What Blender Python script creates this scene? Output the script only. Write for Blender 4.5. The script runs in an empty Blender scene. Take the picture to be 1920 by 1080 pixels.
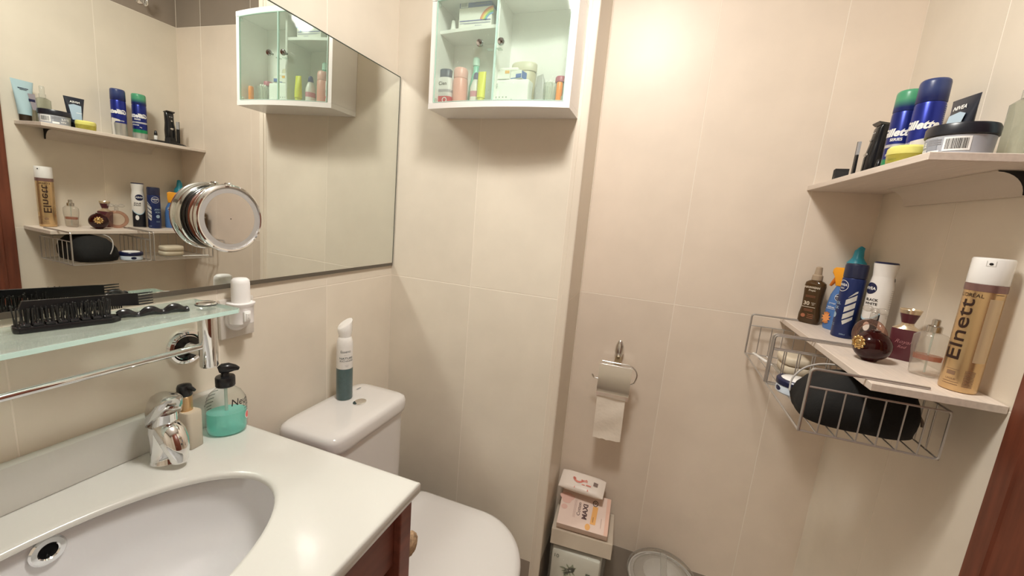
import bpy, bmesh, math, random
from mathutils import Vector, Matrix, noise
random.seed(7)
C = bpy.context.scene
COL = C.collection
PI = math.pi

# ------------------------------------------------------------------ camera
def setup_camera():
    yaw, pit, rol = (math.radians(v) for v in (19.0865, -10.0835, 4.7829))
    fwd = Vector((-math.sin(yaw) * math.cos(pit), math.cos(yaw) * math.cos(pit), math.sin(pit)))
    r0 = Vector((math.cos(yaw), math.sin(yaw), 0))
    u0 = r0.cross(fwd)
    r = math.cos(rol) * r0 + math.sin(rol) * u0
    u = -math.sin(rol) * r0 + math.cos(rol) * u0
    cd = bpy.data.cameras.new('camera')
    cd.sensor_width = 36
    cd.lens = 755.19 / 1920 * 36
    cd.clip_start = 0.01
    cam = bpy.data.objects.new('camera', cd)
    COL.objects.link(cam)
    m = Matrix((r, u, -fwd)).transposed().to_4x4()
    m.translation = Vector((0.7914, -1.0846, 1.3016))
    cam.matrix_world = m
    C.camera = cam
setup_camera()

# ------------------------------------------------------------------ world, exposure
w = bpy.data.worlds.new('world')
C.world = w
w.use_nodes = True
w.node_tree.nodes['Background'].inputs[0].default_value = (0.9, 0.85, 0.8, 1)
w.node_tree.nodes['Background'].inputs[1].default_value = 0.0
C.view_settings.view_transform = 'Standard'
C.view_settings.look = 'None'
C.view_settings.gamma = 1
C.view_settings.use_curve_mapping = False
C.view_settings.exposure = 1.06
cy = C.cycles
cy.use_denoising = True
cy.max_bounces = 14
cy.diffuse_bounces = 6
cy.glossy_bounces = 8
cy.transmission_bounces = 10
cy.transparent_max_bounces = 24
cy.sample_clamp_indirect = 0
cy.blur_glossy = 0.0
cy.use_guiding = True
cy.use_surface_guiding = True
cy.surface_guiding_probability = 0.75
cy.use_guiding_direct_light = False
cy.use_light_tree = True
LAMP_POWER = 4.9
DISC_POWER = 4.6
LAMP_R = 0.11
LAMP_COLOR = (1.0, 0.965, 0.90)

# ------------------------------------------------------------------ materials
MATS = {}
def s2l(c):
    return tuple((x / 12.92 if x <= 0.04045 else ((x + 0.055) / 1.055) ** 2.4) for x in c)
def H(h):
    return s2l(tuple(int(h[i:i + 2], 16) / 255 for i in (0, 2, 4)))
def mat(name, color=(.8, .8, .8), rough=.5, metal=0., trans=0., ior=1.45, coat=0., spec=.5, alpha=1., emit=None, estr=0., noise_amt=0., noise_scale=20., bump=0., bump_scale=200., sss=0., stretch=None):
    if name in MATS:
        return MATS[name]
    if isinstance(color, str):
        color = H(color)
    m = bpy.data.materials.new(name)
    m.use_nodes = True
    nt = m.node_tree
    b = nt.nodes['Principled BSDF']
    b.inputs['Base Color'].default_value = (*color, 1)
    b.inputs['Roughness'].default_value = rough
    b.inputs['Metallic'].default_value = metal
    b.inputs['Transmission Weight'].default_value = trans
    b.inputs['IOR'].default_value = ior
    b.inputs['Coat Weight'].default_value = coat
    b.inputs['Specular IOR Level'].default_value = spec
    b.inputs['Alpha'].default_value = alpha
    if sss:
        b.inputs['Subsurface Weight'].default_value = sss
        b.inputs['Subsurface Radius'].default_value = (.01, .01, .01)
    if emit:
        b.inputs['Emission Color'].default_value = (*emit, 1)
        b.inputs['Emission Strength'].default_value = estr
    if noise_amt or bump:
        tc = nt.nodes.new('ShaderNodeTexCoord')
        mp = nt.nodes.new('ShaderNodeMapping')
        nt.links.new(tc.outputs['Object'], mp.inputs[0])
        if stretch:
            mp.inputs['Scale'].default_value = stretch
    if noise_amt:
        n = nt.nodes.new('ShaderNodeTexNoise')
        n.inputs['Scale'].default_value = noise_scale
        n.inputs['Detail'].default_value = 6
        nt.links.new(mp.outputs[0], n.inputs[0])
        r = nt.nodes.new('ShaderNodeValToRGB')
        r.color_ramp.elements[0].position = .3
        r.color_ramp.elements[1].position = .7
        r.color_ramp.elements[0].color = (*[max(0, v * (1 - noise_amt)) for v in color], 1)
        r.color_ramp.elements[1].color = (*[min(1, v * (1 + noise_amt)) for v in color], 1)
        nt.links.new(n.outputs[0], r.inputs[0])
        nt.links.new(r.outputs[0], b.inputs['Base Color'])
    if bump:
        n = nt.nodes.new('ShaderNodeTexNoise')
        n.inputs['Scale'].default_value = bump_scale
        n.inputs['Detail'].default_value = 3
        nt.links.new(mp.outputs[0], n.inputs[0])
        bp = nt.nodes.new('ShaderNodeBump')
        bp.inputs['Strength'].default_value = bump
        bp.inputs['Distance'].default_value = .002
        nt.links.new(n.outputs[0], bp.inputs['Height'])
        nt.links.new(bp.outputs[0], b.inputs['Normal'])
    MATS[name] = m
    return m
def clear(name, color=(1, 1, 1), through=.8, rough=.02, haze=0., haze_color=(1, 1, 1), ior=1.45, rim=.55):
    """thin clear plastic or glass: see-through body with a fresnel sheen; haze is a milky share"""
    if name in MATS:
        return MATS[name]
    m = bpy.data.materials.new(name)
    m.use_nodes = True
    nt = m.node_tree
    nt.nodes.remove(nt.nodes['Principled BSDF'])
    out = nt.nodes['Material Output']
    tr = nt.nodes.new('ShaderNodeBsdfTransparent')
    tr.inputs[0].default_value = (*color, 1)
    gl = nt.nodes.new('ShaderNodeBsdfGlossy')
    gl.inputs['Roughness'].default_value = rough
    gl.inputs[0].default_value = (1, 1, 1, 1)
    df = nt.nodes.new('ShaderNodeBsdfDiffuse')
    df.inputs[0].default_value = (*haze_color, 1)
    tl = nt.nodes.new('ShaderNodeBsdfTranslucent')
    tl.inputs[0].default_value = (*haze_color, 1)
    md = nt.nodes.new('ShaderNodeMixShader')
    md.inputs[0].default_value = .5
    nt.links.new(df.outputs[0], md.inputs[1])
    nt.links.new(tl.outputs[0], md.inputs[2])
    m1 = nt.nodes.new('ShaderNodeMixShader')
    m1.inputs[0].default_value = haze
    nt.links.new(tr.outputs[0], m1.inputs[1])
    nt.links.new(md.outputs[0], m1.inputs[2])
    fr = nt.nodes.new('ShaderNodeLayerWeight')
    pw = nt.nodes.new('ShaderNodeMath')
    pw.operation = 'POWER'
    pw.inputs[1].default_value = 4
    nt.links.new(fr.outputs['Facing'], pw.inputs[0])
    ma = nt.nodes.new('ShaderNodeMath')
    ma.operation = 'MULTIPLY_ADD'
    ma.inputs[1].default_value = .55
    ma.inputs[2].default_value = ((ior - 1) / (ior + 1)) ** 2
    nt.links.new(pw.outputs[0], ma.inputs[0])
    rc = nt.nodes.new('ShaderNodeMixRGB')
    rc.inputs[1].default_value = (*color, 1)
    rc.inputs[2].default_value = (*[x * rim for x in color], 1)
    p3 = nt.nodes.new('ShaderNodeMath')
    p3.operation = 'POWER'
    p3.inputs[1].default_value = 3
    nt.links.new(fr.outputs['Facing'], p3.inputs[0])
    nt.links.new(p3.outputs[0], rc.inputs[0])
    nt.links.new(rc.outputs[0], tr.inputs[0])
    m2 = nt.nodes.new('ShaderNodeMixShader')
    nt.links.new(ma.outputs[0], m2.inputs[0])
    nt.links.new(m1.outputs[0], m2.inputs[1])
    nt.links.new(gl.outputs[0], m2.inputs[2])
    nt.links.new(m2.outputs[0], out.inputs[0])
    MATS[name] = m
    return m
def bands(name, stops, h, rough=.3, metal=0., coat=0.):
    """printed colour bands along the height: stops = [(z, colour, soft)]"""
    if name in MATS:
        return MATS[name]
    m = mat(name, (1, 1, 1), rough, metal, coat=coat)
    nt = m.node_tree
    tc = nt.nodes.new('ShaderNodeTexCoord')
    sx = nt.nodes.new('ShaderNodeSeparateXYZ')
    nt.links.new(tc.outputs['Object'], sx.inputs[0])
    dv = nt.nodes.new('ShaderNodeMath')
    dv.operation = 'DIVIDE'
    dv.inputs[1].default_value = h
    nt.links.new(sx.outputs[2], dv.inputs[0])
    r = nt.nodes.new('ShaderNodeValToRGB')
    pts = []
    prev = None
    for z, col, soft in stops:
        c = H(col) if isinstance(col, str) else col
        if prev is None:
            pts.append((0.0, c))
        else:
            pts.append((max(0, (z - soft) / h), prev))
            pts.append((min(1, (z + soft) / h + 1e-4), c))
        prev = c
    els = r.color_ramp.elements
    els[0].position, els[0].color = pts[0][0], (*pts[0][1], 1)
    els[1].position, els[1].color = 1.0, (*prev, 1)
    for p, c in pts[1:]:
        e = els.new(min(p, .9999))
        e.color = (*c, 1)
    nt.links.new(dv.outputs[0], r.inputs[0])
    nt.links.new(r.outputs[0], nt.nodes['Principled BSDF'].inputs['Base Color'])
    return m

CHROME = mat('chrome', (.82, .82, .82), .05, 1.)
CHROME_B = mat('satin_chrome', (.72, .71, .69), .22, 1.)
WIRE = mat('grey_wire', (.55, .53, .51), .35, .85)
WHITE_P = mat('white_plastic', (.82, .81, .79), .35)
WHITE_G = mat('white_gloss', (.86, .85, .83), .12, coat=.3)
BLACK_P = mat('black_plastic', (.012, .012, .013), .25)
BLACK_M = mat('black_matt', (.014, .013, .013), .6)
NAVY = mat('navy_plastic', (.012, .016, .06), .3)
INK = mat('black_ink', (.015, .012, .012), .5)
INKG = mat('grey_ink', (.25, .25, .27), .5)
WINK = mat('white_ink', (.85, .85, .84), .4)
GOLD = mat('gold', (.72, .50, .22), .25, 1.)
PAPER = mat('white_paper', (.8, .78, .73), .8)

# ------------------------------------------------------------------ mesh helpers
def BM():
    return bmesh.new()
def box(bm, x0, x1, y0, y1, z0, z1, bev=0., seg=2):
    r = bmesh.ops.create_cube(bm, size=1.0)
    vs = r['verts']
    for v in vs:
        v.co = Vector(((x0 + x1) / 2 + v.co.x * (x1 - x0), (y0 + y1) / 2 + v.co.y * (y1 - y0), (z0 + z1) / 2 + v.co.z * (z1 - z0)))
    if bev > 0:
        es = list({e for v in vs for e in v.link_edges})
        bmesh.ops.bevel(bm, geom=es, offset=bev, segments=seg, affect='EDGES', profile=.5)
    return bm
def lathe(bm, prof, seg=32, c=(0, 0, 0), sx=1., sy=1., axis='Z', cap=True, rot=0.):
    rings = []
    for r, z in prof:
        ring = []
        for i in range(seg):
            a = 2 * PI * i / seg + rot
            p = (max(r, 1e-5) * math.cos(a) * sx, max(r, 1e-5) * math.sin(a) * sy, z)
            if axis == 'X':
                p = (p[2], p[0], p[1])
            elif axis == 'Y':
                p = (p[1], p[2], p[0])
            ring.append(bm.verts.new((p[0] + c[0], p[1] + c[1], p[2] + c[2])))
        rings.append(ring)
    return skin(bm, rings, cap)
def skin(bm, rings, cap=True, closed=False):
    n = len(rings[0])
    pairs = list(zip(rings, rings[1:]))
    if closed:
        pairs.append((rings[-1], rings[0]))
    for a, b in pairs:
        for i in range(n):
            j = (i + 1) % n
            bm.faces.new((a[i], a[j], b[j], b[i]))
    if cap and not closed:
        bm.faces.new(rings[0][::-1])
        bm.faces.new(rings[-1])
    return bm
def loft(bm, rings, cap=True):
    return skin(bm, [[bm.verts.new(p) for p in r] for r in rings], cap)
def oval(cx, cy_, z, rx, ry, n=28, e=2.0, rot=0.):
    out = []
    for i in range(n):
        a = 2 * PI * i / n
        ca, sa = math.cos(a), math.sin(a)
        x = rx * math.copysign(abs(ca) ** (2 / e), ca)
        y = ry * math.copysign(abs(sa) ** (2 / e), sa)
        out.append((cx + x * math.cos(rot) - y * math.sin(rot), cy_ + x * math.sin(rot) + y * math.cos(rot), z))
    return out
def tube(bm, pts, r, seg=8, closed=False, cap=True):
    P = [Vector(p) for p in pts]
    n = len(P)
    rr = r if isinstance(r, (list, tuple)) else [r] * n
    T = []
    for i in range(n):
        if closed:
            t = P[(i + 1) % n] - P[i - 1]
        else:
            t = P[min(i + 1, n - 1)] - P[max(i - 1, 0)]
        T.append(t.normalized())
    up = Vector((0, 0, 1)) if abs(T[0].z) < .9 else Vector((1, 0, 0))
    u = T[0].cross(up).normalized()
    rings = []
    for i in range(n):
        u = (u - T[i] * u.dot(T[i])).normalized()
        v = T[i].cross(u)
        rings.append([bm.verts.new(P[i] + rr[i] * (math.cos(2 * PI * k / seg) * u + math.sin(2 * PI * k / seg) * v)) for k in range(seg)])
    return skin(bm, rings, cap, closed)
def bend(pts, r, n=5):
    """round the inner corners of a polyline"""
    P = [Vector(p) for p in pts]
    out = [P[0]]
    for a, b, c in zip(P, P[1:], P[2:]):
        d1, d2 = (a - b), (c - b)
        k = min(r, d1.length * .49, d2.length * .49)
        p1, p2 = b + d1.normalized() * k, b + d2.normalized() * k
        for i in range(n + 1):
            t = i / n
            out.append((1 - t) ** 2 * p1 + 2 * t * (1 - t) * b + t * t * p2)
    out.append(P[-1])
    return out
def prism(bm, outline, a0, a1, axis='Z', bev=0.):
    def P(u, v, a):
        return {'Z': (u, v, a), 'X': (a, u, v), 'Y': (u, a, v)}[axis]
    lo = [bm.verts.new(P(u, v, a0)) for u, v in outline]
    hi = [bm.verts.new(P(u, v, a1)) for u, v in outline]
    skin(bm, [lo, hi])
    if bev:
        es = [e for v in lo + hi for e in v.link_edges if all(x in lo for x in e.verts) or all(x in hi for x in e.verts)]
        bmesh.ops.bevel(bm, geom=list(set(es)), offset=bev, segments=2, affect='EDGES', profile=.5)
    return bm
def ball(bm, c, rx, ry=None, rz=None, u=20, v=12):
    r = bmesh.ops.create_uvsphere(bm, u_segments=u, v_segments=v, radius=1)
    for x in r['verts']:
        x.co = Vector((c[0] + x.co.x * rx, c[1] + x.co.y * (ry or rx), c[2] + x.co.z * (rz or rx)))
    return bm
def torus(bm, c, R, r, axis='Z', seg=32, sub=8, sx=1., sy=1.):
    pts = []
    for i in range(seg):
        a = 2 * PI * i / seg
        p = (R * math.cos(a) * sx, R * math.sin(a) * sy, 0)
        p = {'Z': p, 'X': (0, p[0], p[1]), 'Y': (p[0], 0, p[1])}[axis]
        pts.append((p[0] + c[0], p[1] + c[1], p[2] + c[2]))
    return tube(bm, pts, r, sub, closed=True)

def finish(bm, name, m, parent=None, loc=None, smooth=True, ang=.65):
    bmesh.ops.recalc_face_normals(bm, faces=bm.faces[:])
    if smooth:
        for f in bm.faces:
            f.smooth = True
        for e in bm.edges:
            if len(e.link_faces) == 2 and e.calc_face_angle(0) > ang:
                e.smooth = False
    me = bpy.data.meshes.new(name)
    bm.to_mesh(me)
    bm.free()
    for x in (m if isinstance(m, (list, tuple)) else [m]):
        me.materials.append(x)
    o = bpy.data.objects.new(name, me)
    COL.objects.link(o)
    if parent:
        o.parent = parent
    if loc:
        o.location = loc
    return o
obj = finish
def tag(o, label, cat, group=None, kind=None):
    o['label'] = label
    o['category'] = cat
    if group:
        o['group'] = group
    if kind:
        o['kind'] = kind
    return o
def thing(name, label, cat, loc=(0, 0, 0), rz=0., group=None, rx=0., ry=0.):
    o = bpy.data.objects.new(name, None)
    o.empty_display_size = .02
    COL.objects.link(o)
    o.location = loc
    o.rotation_euler = (rx, ry, rz)
    return tag(o, label, cat, group)
def struct(o):
    o['kind'] = 'structure'
    return o
def lab(o, text):
    o['label'] = text
    return o

# ------------------------------------------------------------------ flat print: lettering and label shapes
def text_bm(bm, s, size, x, y, rot=0., bold=0., shear=0., align='CENTER', sxx=1., spacing=1.):
    cu = bpy.data.curves.new('print', 'FONT')
    cu.body = s
    cu.size = size
    cu.align_x = align
    cu.align_y = 'CENTER'
    cu.offset = bold
    cu.shear = shear
    cu.space_character = spacing
    cu.resolution_u = 3
    o = bpy.data.objects.new('print', cu)
    me = bpy.data.meshes.new_from_object(o)
    M = Matrix.Translation((x, y, 0)) @ Matrix.Rotation(rot, 4, 'Z') @ Matrix.Diagonal((sxx, 1, 1, 1))
    me.transform(M)
    bm.from_mesh(me)
    bpy.data.objects.remove(o)
    bpy.data.curves.remove(cu)
    bpy.data.meshes.remove(me)
def decal(parent, name, shapes, m, mapf, maxlen=.004):
    bm = BM()
    for s in shapes:
        if s[0] == 't':
            text_bm(bm, *s[1:-1], **s[-1]) if isinstance(s[-1], dict) else text_bm(bm, *s[1:])
        elif s[0] == 'p':
            bm.faces.new([bm.verts.new((u, v, 0)) for u, v in s[1]])
        elif s[0] == 'r':
            u0, u1, v0, v1 = s[1:]
            bm.faces.new([bm.verts.new((u, v, 0)) for u, v in ((u0, v0), (u1, v0), (u1, v1), (u0, v1))])
        elif s[0] == 'e':
            cx, cy_, rx, ry = s[1:5]
            bm.faces.new([bm.verts.new((cx + rx * math.cos(2 * PI * i / 24), cy_ + ry * math.sin(2 * PI * i / 24), 0)) for i in range(24)])
        elif s[0] == 'o':
            cx, cy_, rx, ry, k = s[1:6]
            n = 28
            a = [bm.verts.new((cx + rx * math.cos(2 * PI * i / n), cy_ + ry * math.sin(2 * PI * i / n), 0)) for i in range(n)]
            b = [bm.verts.new((cx + (rx - k) * math.cos(2 * PI * i / n), cy_ + (ry - k) * math.sin(2 * PI * i / n), 0)) for i in range(n)]
            for i in range(n):
                j = (i + 1) % n
                bm.faces.new((a[i], a[j], b[j], b[i]))
    bmesh.ops.triangulate(bm, faces=bm.faces[:])
    for _ in range(3):
        es = [e for e in bm.edges if e.calc_length() > maxlen]
        if not es:
            break
        bmesh.ops.subdivide_edges(bm, edges=es, cuts=1)
        bmesh.ops.triangulate(bm, faces=[f for f in bm.faces if len(f.verts) > 3])
    for v in bm.verts:
        v.co = Vector(mapf(v.co.x, v.co.y))
    me = bpy.data.meshes.new(name)
    bm.to_mesh(me)
    bm.free()
    me.materials.append(m)
    o = bpy.data.objects.new(name, me)
    COL.objects.link(o)
    o.parent = parent
    return o
def cyl(r, th, sx=1., sy=1., eps=.0004, z0=0.):
    """wrap round an upright can: r number or function of z; th the facing direction"""
    th = math.radians(th)
    def f(u, v):
        R = (r(v + z0) if callable(r) else r) + eps
        a = th + u / R
        return (R * math.cos(a) * sx, R * math.sin(a) * sy, v + z0)
    return f
def plane(o, u, v):
    o, u, v = Vector(o), Vector(u), Vector(v)
    return lambda a, b: o + u * a + v * b
def barcode(x, y, w_, h_, n=14, seed=1):
    rnd = random.Random(seed)
    out, k = [], 0.
    while k < w_:
        t = rnd.choice((.4, .6, 1., 1.3)) * w_ / 34
        out.append(('r', x + k, x + min(w_, k + t), y, y + h_))
        k += t + rnd.choice((.5, .8, 1.1)) * w_ / 34
    return out
# ------------------------------------------------------------------ the lamp that lights the room
lamp = thing('ceiling_lamp', 'opal glass globe lamp hanging just below the white ceiling', 'lamp', (.65, -.60, 2.2))
bm = lathe(BM(), [(.055, 0), (.055, -.012), (.045, -.02), (.018, -.024), (.014, -.045), (.03, -.05), (.03, -.06)], 32)
obj(bm, 'lamp_base', CHROME_B, lamp)
ld_ = bpy.data.lights.new('bulb', 'POINT')
ld_.energy = LAMP_POWER
ld_.color = LAMP_COLOR
ld_.shadow_soft_size = LAMP_R
lo_ = bpy.data.objects.new('bulb', ld_)
COL.objects.link(lo_)
lo_.parent = lamp
lo_.location = (0, 0, -.135)
ad_ = bpy.data.lights.new('added_fill_disc', 'AREA')  # added fill light, not a lamp part; sends more light to the lower walls
ad_.shape = 'DISK'
ad_.size = .19
ad_.energy = DISC_POWER
ad_.color = LAMP_COLOR
ao_ = bpy.data.objects.new('added_fill_disc', ad_)
COL.objects.link(ao_)
ao_.parent = lamp
ao_.location = (0, 0, -.062)
obj(torus(BM(), (0, 0, -.055), .085, .004, 'Z', 40, 8), 'shade_ring', CHROME_B, lamp)
for k in range(3):
    a = 2 * PI * k / 3
    obj(tube(BM(), [(.028 * math.cos(a), .028 * math.sin(a), -.05), (.084 * math.cos(a), .084 * math.sin(a), -.055)], .003, 8), 'ring_arm', CHROME_B, lamp)

# ------------------------------------------------------------------ room shell
def tile_mat(name, color, var=.05, rough=.38):
    m = mat(name, color, rough, noise_amt=.035, noise_scale=9, bump=.05, bump_scale=60)
    nt = m.node_tree
    b = nt.nodes['Principled BSDF']
    src = b.inputs['Base Color'].links[0].from_socket
    oi = nt.nodes.new('ShaderNodeObjectInfo')
    hs = nt.nodes.new('ShaderNodeHueSaturation')
    mr = nt.nodes.new('ShaderNodeMapRange')
    mr.inputs[3].default_value = 1 - var
    mr.inputs[4].default_value = 1 + var
    nt.links.new(oi.outputs['Random'], mr.inputs[0])
    nt.links.new(mr.outputs[0], hs.inputs['Value'])
    nt.links.new(src, hs.inputs['Color'])
    nt.links.new(hs.outputs[0], b.inputs['Base Color'])
    return m
T_LIGHT = tile_mat('beige_tile', (.715, .65, .55))
T_ROSE = tile_mat('rose_beige_tile', (.735, .635, .535))
T_DARK = tile_mat('taupe_tile', (.30, .25, .205))
GROUT = mat('pale_grout', (.82, .745, .65), .9)
GAP = .0010
tile_cache = {}
def tile(parent, o, u, n, u0, u1, z0, z1, m):
    w_, h_ = u1 - u0 - 2 * GAP, z1 - z0 - 2 * GAP
    key = (round(w_, 4), round(h_, 4), m.name)
    if key not in tile_cache:
        bm = box(BM(), -w_ / 2, w_ / 2, -.006, 0, -h_ / 2, h_ / 2, .0004, 1)
        bmesh.ops.recalc_face_normals(bm, faces=bm.faces[:])
        me = bpy.data.meshes.new('tile')
        bm.to_mesh(me)
        bm.free()
        me.materials.append(m)
        tile_cache[key] = me
    t = bpy.data.objects.new('tile', tile_cache[key])
    COL.objects.link(t)
    t.parent = parent
    U, N = Vector(u), Vector(n)
    M = Matrix((U, N, Vector((0, 0, 1)))).transposed().to_4x4()
    M.translation = Vector(o) + U * ((u0 + u1) / 2) + Vector((0, 0, (z0 + z1) / 2))
    t.matrix_local = M
ROWS = [0, .235, 1.0845, 1.9348, 2.2]
def tiles(parent, o, u, n, cuts, rows=ROWS, light=None):
    for a, b in zip(cuts, cuts[1:]):
        for k, (c, d) in enumerate(zip(rows, rows[1:])):
            tile(parent, o, u, n, a, b, c, d, T_DARK if (c < .1 or c > 1.9) else (light or T_LIGHT))
G = .0004
wl = struct(obj(box(BM(), -.1, -G, -1.8, .0, 0, 2.2), 'wall_left', GROUT))
tiles(wl, (0, 0, 0), (0, -1, 0), (1, 0, 0), [0, .2705, .55, .828, 1.107, 1.386, 1.665, 1.8])
ws = struct(obj(box(BM(), -.1, .583 - G, G, .285, 0, 2.2), 'wall_shaft', GROUT))
tiles(ws, (0, 0, 0), (1, 0, 0), (0, -1, 0), [0, .2835, .553])
tiles(ws, (.583, 0, 0), (0, 1, 0), (1, 0, 0), [.004, .185])
wb = struct(obj(box(BM(), .583 - G, 1.4, .185 + G, .285, 0, 2.2), 'wall_back', GROUT))
tiles(wb, (0, .185, 0), (1, 0, 0), (0, -1, 0), [.583, .8645, 1.1495, 1.3], light=T_ROSE)
wr = struct(obj(box(BM(), 1.3 + G, 1.4, -1.8, .185 + G, 0, 2.2), 'wall_right', GROUT))
tiles(wr, (1.3, 0, 0), (0, -1, 0), (-1, 0, 0), [-.185, .0925, .3725])
tiles(wr, (1.3, 0, 0), (0, -1, 0), (-1, 0, 0), [.3725, .66, .94, 1.22, 1.5, 1.8], [2.06, 2.2])
tiles(wr, (1.3, 0, 0), (0, -1, 0), (-1, 0, 0), [1.22, 1.5, 1.8], ROWS[:-1] + [2.06])
wf = struct(obj(box(BM(), -.1, 1.4, -1.9, -1.8 - G, 0, 2.2), 'wall_front', GROUT))
tiles(wf, (0, -1.8, 0), (1, 0, 0), (0, 1, 0), [0, .28, .56, .84, 1.12, 1.3])
fl = struct(obj(box(BM(), -.1, 1.4, -1.9, .285, -.1, -G), 'floor', mat('floor_grout', (.2, .17, .14), .9)))
FT = tile_mat('floor_tile', (.80, .74, .66), .05, .35)
xs, ys = [0, .28, .56, .84, 1.12, 1.3], [-1.8, -1.52, -1.24, -.96, -.68, -.40, -.12, .185]
for a, b in zip(xs, xs[1:]):
    for c, d in zip(ys, ys[1:]):
        if c > -.2 and a < .55:
            d = 0.0
        bm = box(BM(), a + GAP, b - GAP, c + GAP, d - GAP, -.006, 0, .0006, 1)
        obj(bm, 'floor_tile', FT, fl, smooth=False)
struct(obj(box(BM(), -.1, 1.4, -1.9, .285, 2.2, 2.3), 'ceiling', mat('ceiling_paint', (.88, .86, .83), .9)))
# pale corner profile on the pipe shaft
bm = prism(BM(), [(.5535, .004), (.5535, -.0006), (.5635, -.001), (.5645, -.003), (.580, -.0035), (.583, -.0025), (.5845, .0), (.5845, .0035), (.580, .0035), (.58, .004)], 0, 2.2)
struct(obj(bm, 'trim_1', mat('cream_profile', (.70, .62, .52), .4), smooth=False))
# thin white bead in the inner corner by the shaft
bm = box(BM(), .583, .5855, .182, .185, 0, 2.2)
struct(obj(bm, 'trim_2', mat('corner_bead', (.72, .64, .54), .6), smooth=False))

# ------------------------------------------------------------------ door on the right wall
BROWN = mat('mahogany', (.150, .042, .022), .38, noise_amt=.25, noise_scale=14, stretch=(6, 6, .6))
dr = struct(obj(box(BM(), 1.283, 1.2995, -1.135, -.445, .008, 2.0, .003), 'door_1', BROWN, smooth=False))
bm = prism(BM(), [(1.2995, -.352), (1.2845, -.352), (1.283, -.3545), (1.283, -.380), (1.280, -.384), (1.280, -.389), (1.283, -.392), (1.287, -.445), (1.2995, -.445)], 0, 2.058)
obj(bm, 'door_casing', BROWN, dr, smooth=False)
bm = prism(BM(), [(1.2995, -1.22), (1.2845, -1.22), (1.283, -1.2175), (1.283, -1.19), (1.280, -1.186), (1.280, -1.181), (1.283, -1.178), (1.287, -1.135), (1.2995, -1.135)], 0, 2.058)
obj(bm, 'door_casing', BROWN, dr, smooth=False)
obj(box(BM(), 1.284, 1.2995, -1.135, -.445, 2.0, 2.058, .002), 'door_casing', BROWN, dr, smooth=False)
bm = tube(BM(), bend([(1.283, -1.08, 1.0), (1.235, -1.08, 1.0), (1.235, -.97, 1.0)], .015), .009, 10)
obj(bm, 'door_handle', CHROME_B, dr)

# ------------------------------------------------------------------ wall mirror, tipped forward a little
mz0, mz1, my0, my1 = 1.1236, 1.6773, -.0035, -1.36
def mx(z):
    return .0076 + .0153 * (z + .1672 - 1.4)
mt = thing('wall_mirror', 'large frameless wall mirror above the glass shelf, reaching the corner', 'mirror', (0, -.68, mz0))
def mirror_slab(name, z0, z1, off, th, m):
    bm = BM()
    vs = []
    for y in (my0, my1):
        for z in (z0, z1):
            for d in (off, off - th):
                vs.append(bm.verts.new((mx(z) + d, y + .68, z - mz0)))
    a = vs
    for q in ((0, 2, 6, 4), (1, 3, 7, 5), (0, 1, 3, 2), (4, 5, 7, 6), (0, 1, 5, 4), (2, 3, 7, 6)):
        bm.faces.new([a[i] for i in q])
    return obj(bm, name, m, mt, smooth=False)
mirror_slab('mirror_glass', mz0, mz1, 0, .0035, mat('mirror_silver', (.80, .825, .79), .0, 1.))
EDGE = mat('mirror_edge', (.10, .085, .065), .3)
bm = box(BM(), -.001, mx(mz0) + .0006, my1 + .68, my0 + .68, -.0085, .0005)
obj(bm, 'bottom_edge', EDGE, mt, smooth=False)
bm = BM()
tube(bm, [(mx(mz0) - .001, my0 + .6808, 0), (mx(mz1) - .001, my0 + .6808, mz1 - mz0)], .0018, 6)
tube(bm, [(mx(mz1) - .001, my0 + .6808, mz1 - mz0), (mx(mz1) - .001, my1 + .68, mz1 - mz0)], .0018, 6)
obj(bm, 'ground_edge', mat('glass_edge', (.07, .085, .07), .25), mt)

# ------------------------------------------------------------------ vanity
cz = .85
ELC, ELR = (.235, -.882), (.1355, .227)
def counter_mesh():
    bm = BM()
    n = 72
    x0, x1, y0, y1 = .0, .4735, -1.35, -.551
    def edge_point(a):
        dx, dy = math.cos(a) * ELR[0], math.sin(a) * ELR[1]
        ts = []
        for d, c, lo, hi in ((dx, ELC[0], x0, x1), (dy, ELC[1], y0, y1)):
            if d > 1e-9:
                ts.append((hi - c) / d)
            elif d < -1e-9:
                ts.append((lo - c) / d)
        t = min(ts)
        return ELC[0] + dx * t, ELC[1] + dy * t
    angs = [2 * PI * i / n for i in range(n)]
    for cx, cy_ in ((x0, y0), (x0, y1), (x1, y0), (x1, y1)):
        angs.append(math.atan2((cy_ - ELC[1]) / ELR[1], (cx - ELC[0]) / ELR[0]) % (2 * PI))
    angs = sorted(set(round(a, 6) for a in angs))
    rb = .005
    def ring(kind, off, z):
        out = []
        for a in angs:
            if kind == 'in':
                out.append(bm.verts.new((ELC[0] + math.cos(a) * (ELR[0] + off), ELC[1] + math.sin(a) * (ELR[1] + off), z)))
            else:
                x, y = edge_point(a)
                x = min(max(x, x0 - off), x1 + off)
                y = min(max(y, y0 - off), y1 + off)
                out.append(bm.verts.new((x, y, z)))
        return out
    rings = [ring('in', .004, cz - .0120), ring('in', 0, cz - .0090), ring('in', 0, cz - .0045), ring('in', .002, cz - .0014), ring('in', .007, cz), ring('in', .012, cz), ring('out', -.009, cz),
             ring('out', -.004, cz), ring('out', -.001, cz - .0012), ring('out', 0, cz - .004), ring('out', 0, cz - .019), ring('out', -.002, cz - .0215), ring('out', -.004, cz - .022)]
    skin(bm, rings, cap=False, closed=True)
    return bm
STONE = mat('white_solid_surface', (.60, .595, .56), .16, coat=.2)
ct = tag(obj(counter_mesh(), 'countertop', STONE, ang=.9), 'white solid surface countertop with an oval basin cutout and upstand', 'countertop')
bm = box(BM(), .0, .020, -1.35, -.552, cz, .9175, .003, 2)
obj(bm, 'backsplash', STONE, ct)
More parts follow.
